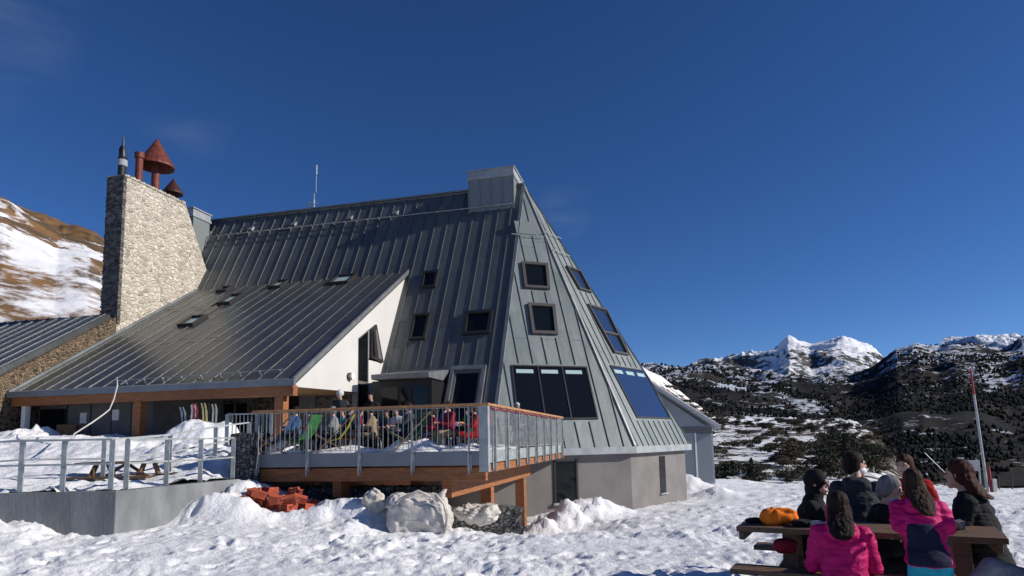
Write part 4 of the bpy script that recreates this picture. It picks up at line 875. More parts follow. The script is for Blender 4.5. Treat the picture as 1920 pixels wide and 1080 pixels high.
# ------------------------------------------------------------------ mountains
LEFT = [(-1.35, .50), (-1.0548, 0.4489), (-0.9312, 0.4265), (-0.8784, 0.4164), (-0.8257, 0.4072), (-0.8125, 0.4033), (-0.7988, 0.3941), (-0.7809, 0.3847), (-0.7542, 0.3708), (-0.7273, 0.3542), (-0.6924, 0.3473), (-0.675, 0.3425), (-0.6528, 0.3288), (-0.6132, 0.3103), (-0.5345, 0.2692), (-0.4555, 0.1984), (-.3, .08), (-.1, 0)]
HILL = [(0.0, .19), (0.1608, 0.1516), (0.2135, 0.1048), (0.2341, 0.0952), (0.2518, 0.0805), (0.2742, 0.0608), (0.2981, 0.0395), (0.318, 0.0242), (0.363, 0.010), (0.40, -0.03), (0.46, -0.09), (.8, -.105)]
PLAT = [(0.0, .034), (0.1564, 0.034), (0.3056, 0.0261), (0.397, 0.0259), (0.4633, 0.0238), (0.5293, 0.0183), (0.555, 0.004), (0.585, -0.035), (0.62, -0.075), (0.66, -0.088), (.8, -.095), (1.3, -.095)]
FOREST = [(-.2, .08), (0.1589, 0.1009), (0.2009, 0.1026), (0.2512, 0.1020), (0.3099, 0.0985), (0.3683, 0.088), (0.4346, 0.080), (0.4591, 0.0775), (0.5342, 0.0785), (0.5688, 0.0943), (0.5796, 0.1025), (0.6047, 0.1215), (0.6388, 0.1275), (0.6594, 0.1229), (0.672, 0.1226), (0.6981, 0.1323), (0.7321, 0.1358), (0.7484, 0.1313), (0.7731, 0.1265), (0.7904, 0.1304), (0.8078, 0.136), (0.8584, 0.1375), (0.9235, 0.1193), (1.1, .12), (1.4, .10)]
PEAKS = [(.1, .09), (0.2677, 0.0987), (0.3099, 0.1046), (0.3227, 0.1077), (0.3522, 0.1113), (0.3944, 0.1147), (0.4159, 0.1227), (0.4292, 0.1335), (0.4363, 0.1393), (0.4544, 0.133), (0.4707, 0.1267), (0.4921, 0.1322), (0.5052, 0.1379), (0.5222, 0.1401), (0.5386, 0.1355), (0.5589, 0.1266), (0.5746, 0.1136), (0.5823, 0.105), (0.6355, 0.0913), (.9, .09)]
def interp(p, x):
    xs_ = [a for a, b in p]; return float(np.interp(x, xs_, [b for a, b in p]))
def layer(name, prof, Df, Dr, Db, foot, nx, ny, amp, fs, material, pw=1.0, label='', rid=.004):
    """foot: tangent of the elevation at the foot; ridge at distance Dr, falls away again to Db"""
    txs = np.linspace(prof[0][0], prof[-1][0], nx); tt = np.linspace(0, 1.25, ny)
    X = np.zeros((ny, nx)); Y = X.copy(); Zv = X.copy()
    for i, t in enumerate(tt):
        for j, a in enumerate(txs):
            e = interp(prof, a)
            d = Df+(Dr-Df)*t if t <= 1 else Dr+(Db-Dr)*(t-1)/.25
            s_ = min(t, 1)**pw; zf = EYE.z+foot*Df; zr_ = EYE.z+e*Dr
            z = zf+(zr_-zf)*s_
            if t > 1: z -= (t-1)/.25*(zr_-zf)*.6
            x = a*d; w_ = math.sin(math.pi*min(t, 1))**.6 if 0 < t < 1 else 0
            rg = 0; am = 1; fq = fs; ws = Vector((noise.noise(Vector((x*fs, d*fs, 9)))*.6, noise.noise(Vector((x*fs, d*fs, 19)))*.6, 0))
            for o_ in range(7):
                nv = 1-abs(noise.noise(Vector((x*fq+ws.x, d*fq*.8+ws.y, 1.3+o_))))*2.2; rg += am*nv*abs(nv); am *= .5; fq *= 2.1
            z += amp*(w_*rg*.55)*min(1, d/Dr)**.9+rid*Dr*(rg-.8)*(.35+.65*s_**8)*(1 if t > .5 else 0)*(min(1, (t-.5)*4) if t > .5 else 0)
            X[i, j] = x; Y[i, j] = d; Zv[i, j] = z
    o = grid_mesh(name, X, Y, Zv, material); tag(o, label, name.replace('_', ' '), kind='structure'); return o, (X, Y, Zv)
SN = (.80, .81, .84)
mL = terrain_mat('alpine_slope', SN, (.22, .12, .05), (.09, .065, .04), .030, 1.115, .025, .42, (2.6, 2.6, .75), 6, bump=.25, fine=.40, rot=.62, zlo=70, zhi=135, zw=-.16)
mH = terrain_mat('rocky_hill', SN, (.24, .17, .11), (.10, .075, .05), .06, 1.09, .03, .5, (1, 1, 1), 6, bump=.3, fine=.5)
mP = terrain_mat('shrubby_snow', SN, (.055, .042, .03), (.025, .026, .017), .075, 1.36, .03, .45, (1, 1, 1), 8, bump=.15, fine=.85)
mF = terrain_mat('forested_mountain', (.52, .56, .64), (.010, .013, .016), (.030, .024, .019), .011, 1.405, .03, .30, (1, 1, 1.6), 10, zlo=10, zhi=150, zw=.26, bump=2.0, fine=.95)  # snow patches dimmed and blued, shade and haze put into their colour
mK = terrain_mat('snowy_peaks', (.80, .82, .87), (.05, .055, .06), (.10, .09, .08), .006, 1.09, .035, .25, (1, 1, 1.6), 8, zlo=240, zhi=390, zw=.30, bump=5, fine=.8)
layer('mountainside', LEFT, 30, 330, 450, .01, 340, 190, 10, .014, mL, 1.0, 'steep snowy mountainside with bands of brown grass at the left', .003)
_, HG = layer('hillside', HILL, 50, 230, 320, -.10, 220, 120, 3.0, .03, mH, 1.1, 'snowy hillside with brown scrub behind the outbuilding')
_, PG = layer('plateau', PLAT, 48, 260, 330, -.085, 320, 150, 2.2, .04, mP, .95, 'snow patched rolling ground beyond the terrace edge')
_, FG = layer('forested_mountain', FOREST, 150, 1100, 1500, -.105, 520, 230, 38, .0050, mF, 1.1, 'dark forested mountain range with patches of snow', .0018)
layer('snowy_peaks', PEAKS, 900, 2900, 3800, .02, 380, 190, 110, .0022, mK, 1.0, 'bright snow covered peaks on the horizon', .0004)
base_g = MB(); base_g.face([(-6000, -3000, -60), (8000, -3000, -60), (8000, 9000, -60), (-6000, 9000, -60)]); o = base_g.build('terrain', mP); tag(o, 'low valley ground far below', 'terrain', kind='structure')
# cloud bank resting behind the right summit
def cloud_mesh():
    mb = MB(); rr = random.Random(4)
    for k in range(46):
        a = rr.uniform(.695, .83); t = (a-.695)/.135; d = 2600+rr.uniform(-80, 80); h = .1395-.10*(t-.45)**2*.06
        r = rr.uniform(14, 34)*(1-.5*abs(t-.5)); mb.ell((a*d, d, EYE.z+(.1385+rr.uniform(-.004, .0065)*(1-abs(t-.45)))*d), (r*2.2, r, r*.7), 12, 8)
    return mb
mc = bpy.data.materials.new('cloud'); mc.use_nodes = True; t = mc.node_tree; t.nodes.clear(); om = t.nodes.new('ShaderNodeOutputMaterial'); pv = t.nodes.new('ShaderNodeVolumePrincipled'); pv.inputs['Density'].default_value = .012; pv.inputs['Color'].default_value = (.95, .95, .96, 1); t.links.new(pv.outputs[0], om.inputs['Volume'])
md = mat('cloud_white', (.85, .86, .88), 1.0, 0, spec=0)
o = cloud_mesh().build('cloud', md, None, smooth=True); tag(o, 'small white cloud bank resting behind the right hand summit', 'cloud', kind='structure')
rm = o.modifiers.new('r', 'REMESH'); rm.mode = 'VOXEL'; rm.voxel_size = 6; sm = o.modifiers.new('s', 'SMOOTH'); sm.iterations = 6; sm.factor = .8
tx_ = bpy.data.textures.new('cl', 'CLOUDS'); tx_.noise_scale = 22; dm = o.modifiers.new('d', 'DISPLACE'); dm.texture = tx_; dm.strength = 22; dm.texture_coords = 'GLOBAL'
# wood on the mountain: far too many trees to count, one object
def woods():
    rr = random.Random(31); X, Y, Zv = FG; ny, nx = X.shape; mb = MB(); k = 0; tries = 0
    while k < 26000 and tries < 150000:
        tries += 1; i = rr.random()*ny*.70; j = rr.random()*(nx-2); i0, j0 = int(i), int(j); x, y, z = X[i0, j0]+(X[i0, j0+1]-X[i0, j0])*(j-j0), Y[i0, j0], Zv[i0, j0]
        if x/y < .2: continue
        i1 = min(i0+1, ny-1); f = i-i0; x = x+(X[i1, j0]-X[i0, j0])*f; y = y+(Y[i1, j0]-Y[i0, j0])*f; z = z+(Zv[i1, j0]-Zv[i0, j0])*f
        if fbm(x*.012, y*.012, 3, 3) < -.05+(.25 if i0 > ny*.5 else 0)+rr.uniform(-.3, .3): continue
        h = rr.uniform(1.6, 4.0)*(.45+.55*y/1000); r = h*rr.uniform(.28, .55); b = len(mb.v); lean = rr.uniform(-.3, .3)
        mb.cm = rr.choices((0, 1, 2), (.45, .25, .30))[0]
        for zz, sc_ in ((0, .75), (.45, 1)):
            for q in range(5): an = q*1.2566+rr.random()*.6; rq = r*sc_*rr.uniform(.65, 1.2); mb.v.append((x+math.cos(an)*rq, y+math.sin(an)*rq, z-.3+h*(zz+rr.uniform(-.08, .1))))
        mb.v.append((x+lean, y, z+h*rr.uniform(.75, 1)))
        for q in range(5):
            q1 = (q+1) % 5; mb.f.append([b+q, b+q1, b+5+q1, b+5+q]); mb.m.append(mb.cm); mb.uv += [(0, 0)]*4
            mb.f.append([b+5+q, b+5+q1, b+10]); mb.m.append(mb.cm); mb.uv += [(0, 0)]*3
        k += 1
    o = mb.build('forest', [mat('far_conifer', (.010, .016, .012), .9, spec=.1), mat('far_dark_conifer', (.016, .020, .018), .9, spec=.1), mat('far_bare_tree', (.030, .024, .022), .9, spec=.1)]); tag(o, 'dense dark wood covering the lower mountain slopes', 'forest', kind='stuff')
woods()
# shrubs and small pines on the plateau and hillside
def foliage(name, n, R, H, seed, leaf, mats_, trunk=True, kind='shrub'):
    rr = random.Random(seed); e = empty(name, (0, 0, 0)); mb = MB()
    lobes = [(rr.uniform(-.6, .6)*R, rr.uniform(-.6, .6)*R, rr.uniform(.35, .8)*H, rr.uniform(.3, .55)) for _ in range(7)]
    for k in range(n):
        if kind == 'pine':
            t = rr.random()**.7; z = H*(.12+.86*(1-t)) if False else H*(.1+.9*rr.random()**1.25); rad = R*(1-z/H)**.85*(.75+.5*abs(math.sin(z*9))); an = rr.uniform(0, 6.28); q = rad*rr.random()**.45; p = Vector((q*math.cos(an), q*math.sin(an), z-q*.25))
        else:
            lx, ly, lz, lr = rr.choice(lobes); d = Vector((rr.gauss(0, 1), rr.gauss(0, 1), rr.gauss(0, .8))).normalized()*rr.random()**.4*lr; p = Vector((lx+d.x*R, ly+d.y*R, max(.05, lz+d.z*H*.6)))
        s_ = leaf*rr.uniform(.5, 1.3); a = Vector((rr.gauss(0, 1), rr.gauss(0, 1), rr.gauss(0, 1))).normalized(); b = a.orthogonal().normalized(); c_ = a.cross(b); mb.cm = 0 if rr.random() < .6 else 1
        mb.face([p-b*s_-c_*s_*.5, p+b*s_-c_*s_*.4, p+b*s_*.5+c_*s_*.6, p-b*s_*.6+c_*s_*.7])
    mb.build('crown', mats_, e, world=False)
    tb = MB(); tb.tube([(0, 0, -.6), (.03, 0, H*.35), (-.02, .04, H*.85)], [H*.035, H*.026, H*.006], 6)
    for k in range(5):
        an = rr.uniform(0, 6.28); z = H*rr.uniform(.15, .6); tb.tube([(0, 0, z), (math.cos(an)*R*.6, math.sin(an)*R*.6, z+H*.15)], [H*.014, H*.004], 5)
    tb.build('trunk', M['bark'], e, world=False); return e
M['bark'] = mat('bark', (.06, .045, .035), .9)
fol1 = mat('dark_foliage', (.018, .026, .014), .8); fol2 = mat('olive_foliage', (.045, .045, .022), .8); fol3 = mat('brown_twigs', (.07, .042, .025), .9)
sh = foliage('shrub', 1500, 1.5, 1.5, 1, .085, [fol1, fol2]); sh2 = foliage('shrub', 1300, 1.6, 1.3, 2, .08, [fol3, fol2]); pn = foliage('pine_tree', 2000, 1.3, 4.0, 3, .11, [fol1, fol2], kind='pine')
protos = [(sh, 'dark green shrub', 'shrub'), (sh2, 'brown leafless shrub', 'shrub'), (pn, 'dark conical pine', 'tree')]
used = [False]*3
def pick(G, tx_, ty):
    X, Y, Zv = G; best = np.argmin((X/Y-tx_)**2*40000+(Y-ty)**2); i, j = np.unravel_index(best, X.shape); return X[i, j], Y[i, j], Zv[i, j]
rr = random.Random(21)
for k in range(190):
    a = rr.uniform(.30, .58); d = 52+rr.random()**1.4*150
    if k > 150: a = rr.uniform(.41, .575); d = rr.uniform(54, 95)
    dense = fbm(a*14, d*.03, 5, 3)
    if dense < -.12 and rr.random() < .75 and k < 151: continue
    x, y, z = pick(PG, a, d); i = rr.choices((0, 1, 2), (.52, .42, .06))[0]
    proto, nm, cat = protos[i]; o = copy_tree(proto) if used[i] else proto; used[i] = True
    s_ = rr.uniform(.35, 1.0)*(1+d/350)*(.55 if i == 2 else 1)*(1.25 if k > 150 else 1); o.location = (x, y, z-.1); o.rotation_euler = (0, 0, rr.uniform(0, 6.28)); o.scale = (s_, s_, s_*rr.uniform(.7, 1.1))
    sz = 'small' if s_ < .6 else ('medium sized' if s_ < .95 else 'large'); side = 'close to the outbuilding' if a < .38 else ('in the middle' if a < .49 else 'towards the leaning pole'); far = 'just beyond the snow edge' if d < 80 else ('halfway up the white slope' if d < 130 else 'far up the white slope')
    tag(o, f'{sz} {nm} {far}, {side}', cat, 'shrubs and pines beyond the terrace edge')
for k in range(45):
    a = rr.uniform(.235, .40); d = rr.uniform(70, 225); x, y, z = pick(HG, a, d); i = rr.choices((0, 1), (.4, .6))[0]; proto, nm, cat = protos[i]; o = copy_tree(proto); s_ = rr.uniform(.8, 1.7); o.location = (x, y, z-.1); o.scale = (s_*1.2, s_*1.2, s_*.8); o.rotation_euler = (0, 0, rr.uniform(0, 6.28))
    tag(o, f'{nm} {"low" if d < 120 else "midway" if d < 175 else "high"} on the slope behind the outbuilding, {"left" if a < .31 else "right"} of its roof end', cat, 'shrubs on the slope behind the outbuilding')
# ------------------------------------------------------------------ people
M['skin'] = mat('skin', (.52, .30, .22), .55); M['skin2'] = mat('skin_tanned', (.42, .23, .16), .55)
def cloth(name, c, c2=None, rough=.85, bump=.006, scale=9): return mat(name, c, rough, 0, c2 or tuple(x*.75 for x in c), scale, bump, 30, spec=.12)
C = dict(black=cloth('black_cloth', (.018, .018, .02)), charcoal=cloth('charcoal_cloth', (.045, .048, .052)), pink=cloth('pink_ski_cloth', (.52, .012, .14), (.40, .008, .10), .6), navy=cloth('navy_cloth', (.02, .02, .045)),
         turq=cloth('turquoise_cloth', (.03, .36, .50)), red=cloth('red_cloth', (.38, .015, .02)), greyblue=cloth('grey_blue_cloth', (.24, .245, .27)), white=cloth('white_cloth', (.60, .60, .58)), grey=cloth('grey_cloth', (.25, .26, .27)),
         green=cloth('green_cloth', (.04, .17, .05)), yellow=cloth('yellow_cloth', (.34, .30, .03)), blue=cloth('blue_cloth', (.05, .10, .22)), tan=cloth('tan_cloth', (.30, .22, .14)), olive=cloth('olive_cloth', (.20, .20, .05)), purple=cloth('violet_cloth', (.14, .10, .34)), teal=cloth('teal_cloth', (.04, .26, .27)), orange=cloth('orange_cloth', (.80, .20, .02)), maroon=cloth('maroon_cloth', (.22, .015, .03)), magenta=cloth('magenta_cloth', (.5, .03, .18)))
def hairm(n, a, b): return mat(n, a, .7, 0, b, 14, .012, 40, stretch=(2, 2, .3), spec=.15)
Hh = dict(dark=hairm('dark_brown_hair', (.012, .007, .006), (.025, .014, .010)), red=hairm('auburn_hair', (.035, .012, .008), (.07, .022, .012)), grey=hairm('grey_hair', (.26, .25, .24), (.14, .13, .12)), black=hairm('black_hair', (.008, .008, .009), (.015, .014, .014)), brown=hairm('brown_hair', (.022, .012, .008), (.05, .027, .018)))
M['maskm'] = mat('white_face_mask', (.75, .78, .80), .8); M['maskt'] = mat('teal_face_mask', (.25, .50, .50), .8); M['eye'] = mat('eye_dark', (.02, .012, .01), .2)
def finish(name, mb, material, parent, vox, wr=0, wsc=11, smooth=3):
    me = bpy.data.meshes.new(name+'_tmp'); me.from_pydata(mb.v, [], mb.f); me.update()
    t = bpy.data.objects.new(name+'_tmp', me); COL.objects.link(t)
    r = t.modifiers.new('r', 'REMESH'); r.mode = 'VOXEL'; r.voxel_size = vox; s = t.modifiers.new('s', 'SMOOTH'); s.iterations = smooth; s.factor = .6
    dg = bpy.context.evaluated_depsgraph_get(); nm = bpy.data.meshes.new_from_object(t.evaluated_get(dg)); nm.name = name
    bpy.data.objects.remove(t); bpy.data.meshes.remove(me)
    nm.materials.clear(); nm.materials.append(material)
    if wr:
        off = random.uniform(0, 99)
        nv = [v.normal.copy() for v in nm.vertices]
        for v, n in zip(nm.vertices, nv):
            c = v.co
            if name == 'hair': v.co = c+n*(wr*(noise.noise(Vector((c.x*45+off, c.y*45, c.z*4)))+.8*noise.noise(Vector((c.x*14, c.y*14+off, c.z*6))))); continue
            if True:
                pass
            d = noise.noise(Vector((c.x*wsc+off, c.y*wsc, c.z*wsc*1.7)))+.9*(.35-abs(noise.noise(Vector((c.x*wsc*.9+off, c.y*wsc*.9+off, c.z*wsc*2.6))))*1.5)
            v.co = c+n*(d*wr)
    nm.polygons.foreach_set('use_smooth', [True]*len(nm.polygons)); nm.update()
    o = bpy.data.objects.new(name, nm); COL.objects.link(o); o.parent = parent; return o
def person(label, pos, face, sc, pose='sit', jacket='black', trousers='black', hair='dark', hairlen=0, lean=.0, head_yaw=0, head_pitch=0, arms=None, near=True, hat=None, glasses=False, mask=None, hood=False, boots='black', legs=None, skin='skin', group=None, extra=None, no_legs=False):
    """local axes: x forward, y left, z up (metres of an adult 1.72 m tall, times sc)"""
    root = empty('person', pos); tag(root, label, 'person', group)
    ca, sa = math.cos(math.radians(face)), math.sin(math.radians(face))
    def T(p): x, y, z = p[0]*sc, p[1]*sc, p[2]*sc; return Vector((x*ca-y*sa, x*sa+y*ca, z))
    if pose == 'sit': hz, ch = .52, 0
    else: hz, ch = .93, .41
    pel = Vector((0, 0, hz)); chest = Vector((.04+lean*.45, 0, hz+.34)); neck = Vector((.05+lean*.85, 0, hz+.56)); head = Vector((.09+lean*1.0, 0, hz+.735))
    d = (chest-pel).normalized()
    A = arms or {'L': [(.16, .27, .28), (.40, .12, .30)], 'R': [(.16, -.27, .28), (.40, -.12, .30)]}
    sh = {'L': neck+Vector((-.02, .175, -.06)), 'R': neck+Vector((-.02, -.175, -.06))}
    el = {k: Vector(A[k][0])+Vector((0, 0, hz-.0)) for k in 'LR'}; wr = {k: Vector(A[k][1])+Vector((0, 0, hz)) for k in 'LR'}
    if legs: lg = {k: [Vector(q) for q in legs[k]] for k in 'LR'}
    elif pose == 'sit': lg = {'L': [Vector((.42, .12, .52)), Vector((.44, .13, .10)), Vector((.60, .14, .05))], 'R': [Vector((.42, -.12, .52)), Vector((.44, -.13, .10)), Vector((.60, -.14, .05))]}
    else: lg = {'L': [Vector((.03, .11, .50)), Vector((0, .12, .09)), Vector((.16, .14, .04))], 'R': [Vector((.04, -.10, .50)), Vector((-.02, -.12, .09)), Vector((.14, -.14, .04))]}
    vox = .0085 if near else .020
    ns = 14 if near else 10
    def cap(mb, p, q, r1, r2, n=ns):
        p, q = Vector(p), Vector(q); dd = (q-p); L_ = dd.length
        if L_ < 1e-5: return
        dd /= L_; pts = []; rs = []
        for k in range(4): a = math.pi/2*k/4; pts.append(p-dd*r1*math.cos(a)); rs.append(max(r1*math.sin(a), .0008))
        pts += [p, q]; rs += [r1, r2]
        for k in range(3, -1, -1): a = math.pi/2*k/4; pts.append(q+dd*r2*math.cos(a)); rs.append(max(r2*math.sin(a), .0008))
        mb.tube([T(x) for x in pts], [x*sc for x in rs], n)
    def loft(mb, secs, n=20):
        """secs: (centre, r_forward, r_side)"""
        rings = []
        for (c, rf, rs_) in secs:
            b = len(mb.v)
            for k in range(n):
                a = 2*math.pi*k/n; mb.v.append(tuple(T(Vector(c)+Vector((rf*math.cos(a), rs_*math.sin(a), 0)))))
            rings.append(b)
        for i in range(len(rings)-1):
            for k in range(n): mb.f.append([rings[i]+k, rings[i]+(k+1) % n, rings[i+1]+(k+1) % n, rings[i+1]+k]); mb.m.append(0); mb.uv += [(0, 0)]*4
        mb.f.append([rings[0]+k for k in range(n)][::-1]); mb.f.append([rings[-1]+k for k in range(n)]); mb.m += [0, 0]; mb.uv += [(0, 0)]*(2*n)
    yaw = math.radians(head_yaw); pit = math.radians(head_pitch)
    RH = Matrix.Rotation(yaw, 3, 'Z') @ Matrix.Rotation(pit, 3, 'Y')
    RG = Matrix.Rotation(math.radians(face), 3, 'Z') @ RH
    def H(p): return head+RH @ Vector(p)
    def ellh(mb, p, r, n=16, m=12): mb.ell(T(H(p)), tuple(x*sc for x in r), n, m, rot=RG)
    mid = lambda t: pel.lerp(chest, t) if t <= 1 else chest.lerp(neck, t-1)
    def torso(mb, e): loft(mb, [(mid(-.12 if pose == 'sit' else -.02), .085+e, .13+e), (mid(0), .115+e, .165+e), (mid(.5), .10+e, .145+e), (mid(1), .115+e, .165+e), (mid(1.55), .105+e, .175+e), (mid(1.85), .075+e*.9, .14+e), (mid(2.0), .055+e*.4, .075+e*.5)])
    # body: one continuous surface
    b = MB(); torso(b, -.005); cap(b, neck-Vector((0, 0, .04)), head-Vector((.02, 0, .06)), .055, .052)
    ellh(b, (0, 0, .02), (.098, .076, .108)); ellh(b, (.022, 0, -.055), (.070, .058, .062)); 
    if near:
        ellh(b, (.098, 0, -.012), (.022, .013, .026), 10, 8); ellh(b, (.088, 0, -.070), (.016, .026, .010), 10, 8); ellh(b, (.070, 0, -.10), (.022, .022, .018), 10, 8)
        for s_ in (-1, 1): ellh(b, (-.005, s_*.078, 0), (.020, .010, .032), 8, 6); ellh(b, (.086, s_*.032, .032), (.014, .022, .008), 8, 6)
    for k, sg in (('L', 1), ('R', -1)):
        cap(b, sh[k], el[k], .048, .038); cap(b, el[k], wr[k], .038, .026)
        cap(b, pel+Vector((0, sg*.09, -.02)), lg[k][0], .080, .055); cap(b, lg[k][0], lg[k][1], .055, .035); cap(b, lg[k][1]-Vector((.03, 0, .02)), lg[k][2], .035, .028)
        f_ = (wr[k]-el[k]).normalized(); side = Vector((0, -sg, 0)); side = (side-f_*side.dot(f_)).normalized(); up = side.cross(f_)*(-sg if sg < 0 else 1); up = Vector((0, 0, 1)); up = (up-f_*up.dot(f_)).normalized()
        if near:
            pc = wr[k]+f_*.05; cap(b, wr[k], pc+side*.012, .024, .020); cap(b, wr[k]+side*-.012, pc-side*.018, .020, .018); cap(b, pc+side*.02, pc-side*.03, .016, .015)
            for q, ln in enumerate((.066, .074, .069, .054)):
                o_ = pc+side*(.030-.020*q)+f_*.012; m_ = o_+f_*ln*.55-up*.006; e_ = m_+f_*ln*.42-up*.022
                cap(b, o_, m_, .0095, .0088, 8); cap(b, m_, e_, .0088, .0072, 8)
            th = wr[k]+f_*.02+side*.025; cap(b, th, th+side*.028+f_*.028-up*.006, .0125, .010, 8); cap(b, th+side*.028+f_*.028-up*.006, th+side*.030+f_*.055-up*.012, .010, .008, 8)
        else: cap(b, wr[k], wr[k]+f_*.08, .030, .022)
    finish('body', b, M[skin], root, .0065 if near else .018, smooth=2)
    # jacket
    ei = .038 if near else .026
    j = MB(); torso(j, ei)
    for k, sg in (('L', 1), ('R', -1)): cap(j, sh[k], el[k], .060+ei*.7, .050+ei*.6); cap(j, el[k], wr[k]-(wr[k]-el[k]).normalized()*.03, .050+ei*.6, .046); cap(j, neck+Vector((-.01, 0, -.045)), sh[k], .07, .078)
    loft(j, [(neck+Vector((0, 0, -.06)), .085, .09), (neck+Vector((.01, 0, .035)), .072, .076)])
    if pose != 'sit': loft(j, [(pel+Vector((0, 0, -.02)), .135, .185), (pel+Vector((0, 0, .08)), .13, .18)])
    if hood: loft(j, [(neck+Vector((-.085, 0, -.13)), .05, .08), (neck+Vector((-.10, 0, -.05)), .085, .14), (neck+Vector((-.085, 0, .035)), .075, .12), (neck+Vector((-.07, 0, .06)), .05, .09)])
    finish('jacket', j, C[jacket], root, vox*1.25, .013 if near else .008)
    if not no_legs:
        t = MB()
        for k, sg in (('L', 1), ('R', -1)):
            cap(t, pel+Vector((0, sg*.085, -.01)), lg[k][0], .108, .080); cap(t, lg[k][0], lg[k][1]+(lg[k][0]-lg[k][1]).normalized()*.04, .080, .062)
        cap(t, pel+Vector((0, .08, 0)), pel-Vector((0, .08, 0)), .115, .115)
        finish('trousers', t, C[trousers], root, vox*1.25, .006)
        t = MB()
        for k, sg in (('L', 1), ('R', -1)): cap(t, lg[k][1]+Vector((-.04, 0, -.04)), lg[k][2], .052, .045); cap(t, lg[k][1]+Vector((-.02, 0, .06)), lg[k][1]+Vector((-.03, 0, -.04)), .055, .055)
        finish('boots', t, C[boots], root, vox*1.3)
    if hair and not hat == 'scarf':
        h = MB(); ellh(h, (-.014, 0, .050), (.106, .089, .100)); ellh(h, (-.045, 0, -.015), (.080, .086, .090))
        for s_ in (-1, 1): ellh(h, (-.015, s_*.070, .0), (.045, .020, .065), 10, 8)
        if hairlen:
            bk_ = .225 if hood else .125
            n0 = H((-.06, 0, -.03)); n1 = neck+Vector((-bk_*.72, 0, .02)); n2 = neck+Vector((-bk_-.02+lean*-.3, 0, -hairlen))
            loft(h, [(n2, .012, .05), (n2.lerp(n1, .45), .036, .10), (n1, .06, .108), (n0, .065, .090)])
            for s_ in (-1, 1): cap(h, H((-.045, s_*.070, -.01)), neck+Vector((-.06, s_*.09, -hairlen*.35)), .032, .018)
        finish('hair', h, Hh[hair], root, vox, .008 if hairlen else .005, 22)
    if hat == 'scarf':
        h = MB(); ellh(h, (-.015, 0, .035), (.112, .096, .115)); ellh(h, (-.035, 0, -.06), (.088, .088, .10)); loft(h, [(neck+Vector((0, 0, -.08)), .125, .165), (neck+Vector((0, 0, .02)), .095, .105), (H((-.02, 0, -.08)), .08, .082)])
        finish('headscarf', h, C['black'], root, vox, .005)
    elif hat == 'cap':
        h = MB(); ellh(h, (-.01, 0, .062), (.112, .094, .088)); ellh(h, (-.01, 0, .150), (.02, .02, .02), 8, 6); finish('wool_hat', h, C['white'], root, vox, .003)
    elif hat == 'helmet':
        h = MB(); ellh(h, (-.015, 0, .045), (.128, .108, .118)); finish('ski_helmet', h, C['white'], root, vox)
    if glasses:
        g = MB(); 
        for s_ in (-1, 1): ellh(g, (.088, s_*.036, .016), (.016, .034, .022), 12, 8); cap(g, H((.085, s_*.066, .022)), H((-.01, s_*.084, .02)), .006, .005, 6)
        ellh(g, (.098, 0, .020), (.006, .02, .005), 8, 6); g.build('sunglasses', M['blackm'], root, smooth=True, world=False)
    elif near:
        for s_ in (-1, 1): g = MB(); ellh(g, (.0885, s_*.033, .014), (.009, .013, .008), 8, 6); g.build('eye', M['eye'], root, smooth=True, world=False)
    if mask:
        g = MB(); ellh(g, (.040, 0, -.055 if mask != 'chin' else -.09), (.072, .062, .046 if mask != 'chin' else .035)); g.build('face_mask', M['maskt'] if mask == 'chin' else M['maskm'], root, smooth=True, world=False)
    if extra: extra(root, T, mid, cap, loft, vox, sh, el, wr)
    return root
arm_table = {'L': [(.18, .25, .20), (.42, .10, .27)], 'R': [(.18, -.25, .20), (.42, -.10, .27)]}
arm_down = {'L': [(-.02, .25, .24), (.12, .22, .02)], 'R': [(-.02, -.25, .24), (.12, -.22, .02)]}
person('woman in a black hood and dark sunglasses at the left end of the picnic table', (3.03, 6.85, -.17), -22, 1.04, jacket='black', trousers='black', hat='scarf', glasses=True, arms=arm_table, lean=.05, head_yaw=-16)
person('dark haired person in a charcoal jacket and white mask, seen from behind', (3.76, 7.15, -.10), 62, 1.10, jacket='charcoal', hair='dark', lean=.24, head_yaw=-68, mask='full', hood=True, arms=arm_table)
person('person in a red jacket behind the group, only head and shoulders showing', (4.93, 8.1, -.10), 215, 1.06, jacket='red', hair='red', trousers='navy', arms=arm_down)
def stripes(root, T, mid, cap, loft, vox, sh, el, wr):
    m = MB()
    for t in (.35, .75):
        for k in 'R':
            c = sh[k].lerp(el[k], t); d_ = (el[k]-sh[k]).normalized(); cap(m, c-d_*.012, c+d_*.012, .084-.012*t, .083-.012*t)
    m.build('sleeve_stripe', C['white'], root, smooth=True, world=False)
person('grey haired person in a black jacket with white stripes, mask pulled under the chin', (3.54, 6.55, -.17), -22, 1.0, jacket='black', hair='grey', lean=.12, head_yaw=-14, head_pitch=12, mask='chin', arms=arm_table, extra=stripes)
person('long haired child in a plain pink jacket sitting on the near bench', (2.70, 5.42, -.14), 66, .93, jacket='pink', trousers='black', hair='dark', hairlen=.08, lean=.10, arms=arm_table, hood=True)
def backpanel(root, T, mid, cap, loft, vox, sh, el, wr):
    m = MB(); loft(m, [(mid(0)+Vector((-.035, .01, .0)), .160, .185), (mid(0)+Vector((-.035, .01, .06)), .160, .180), (mid(.5)+Vector((-.035, .02, 0)), .150, .155), (mid(1.15)+Vector((-.035, .03, 0)), .150, .140)])
    finish('back_panel', m, C['navy'], root, .012, .004)
person('child in a pink jacket with a navy back and turquoise trousers standing at the table', (3.13, 4.98, -.09), 74, .80, pose='stand', jacket='pink', trousers='turq', hair='brown', hairlen=.10, lean=.20, hood=True, extra=backpanel, arms={'L': [(.10, .21, .33), (.34, .12, .36)], 'R': [(.10, -.21, .33), (.34, -.12, .36)]})
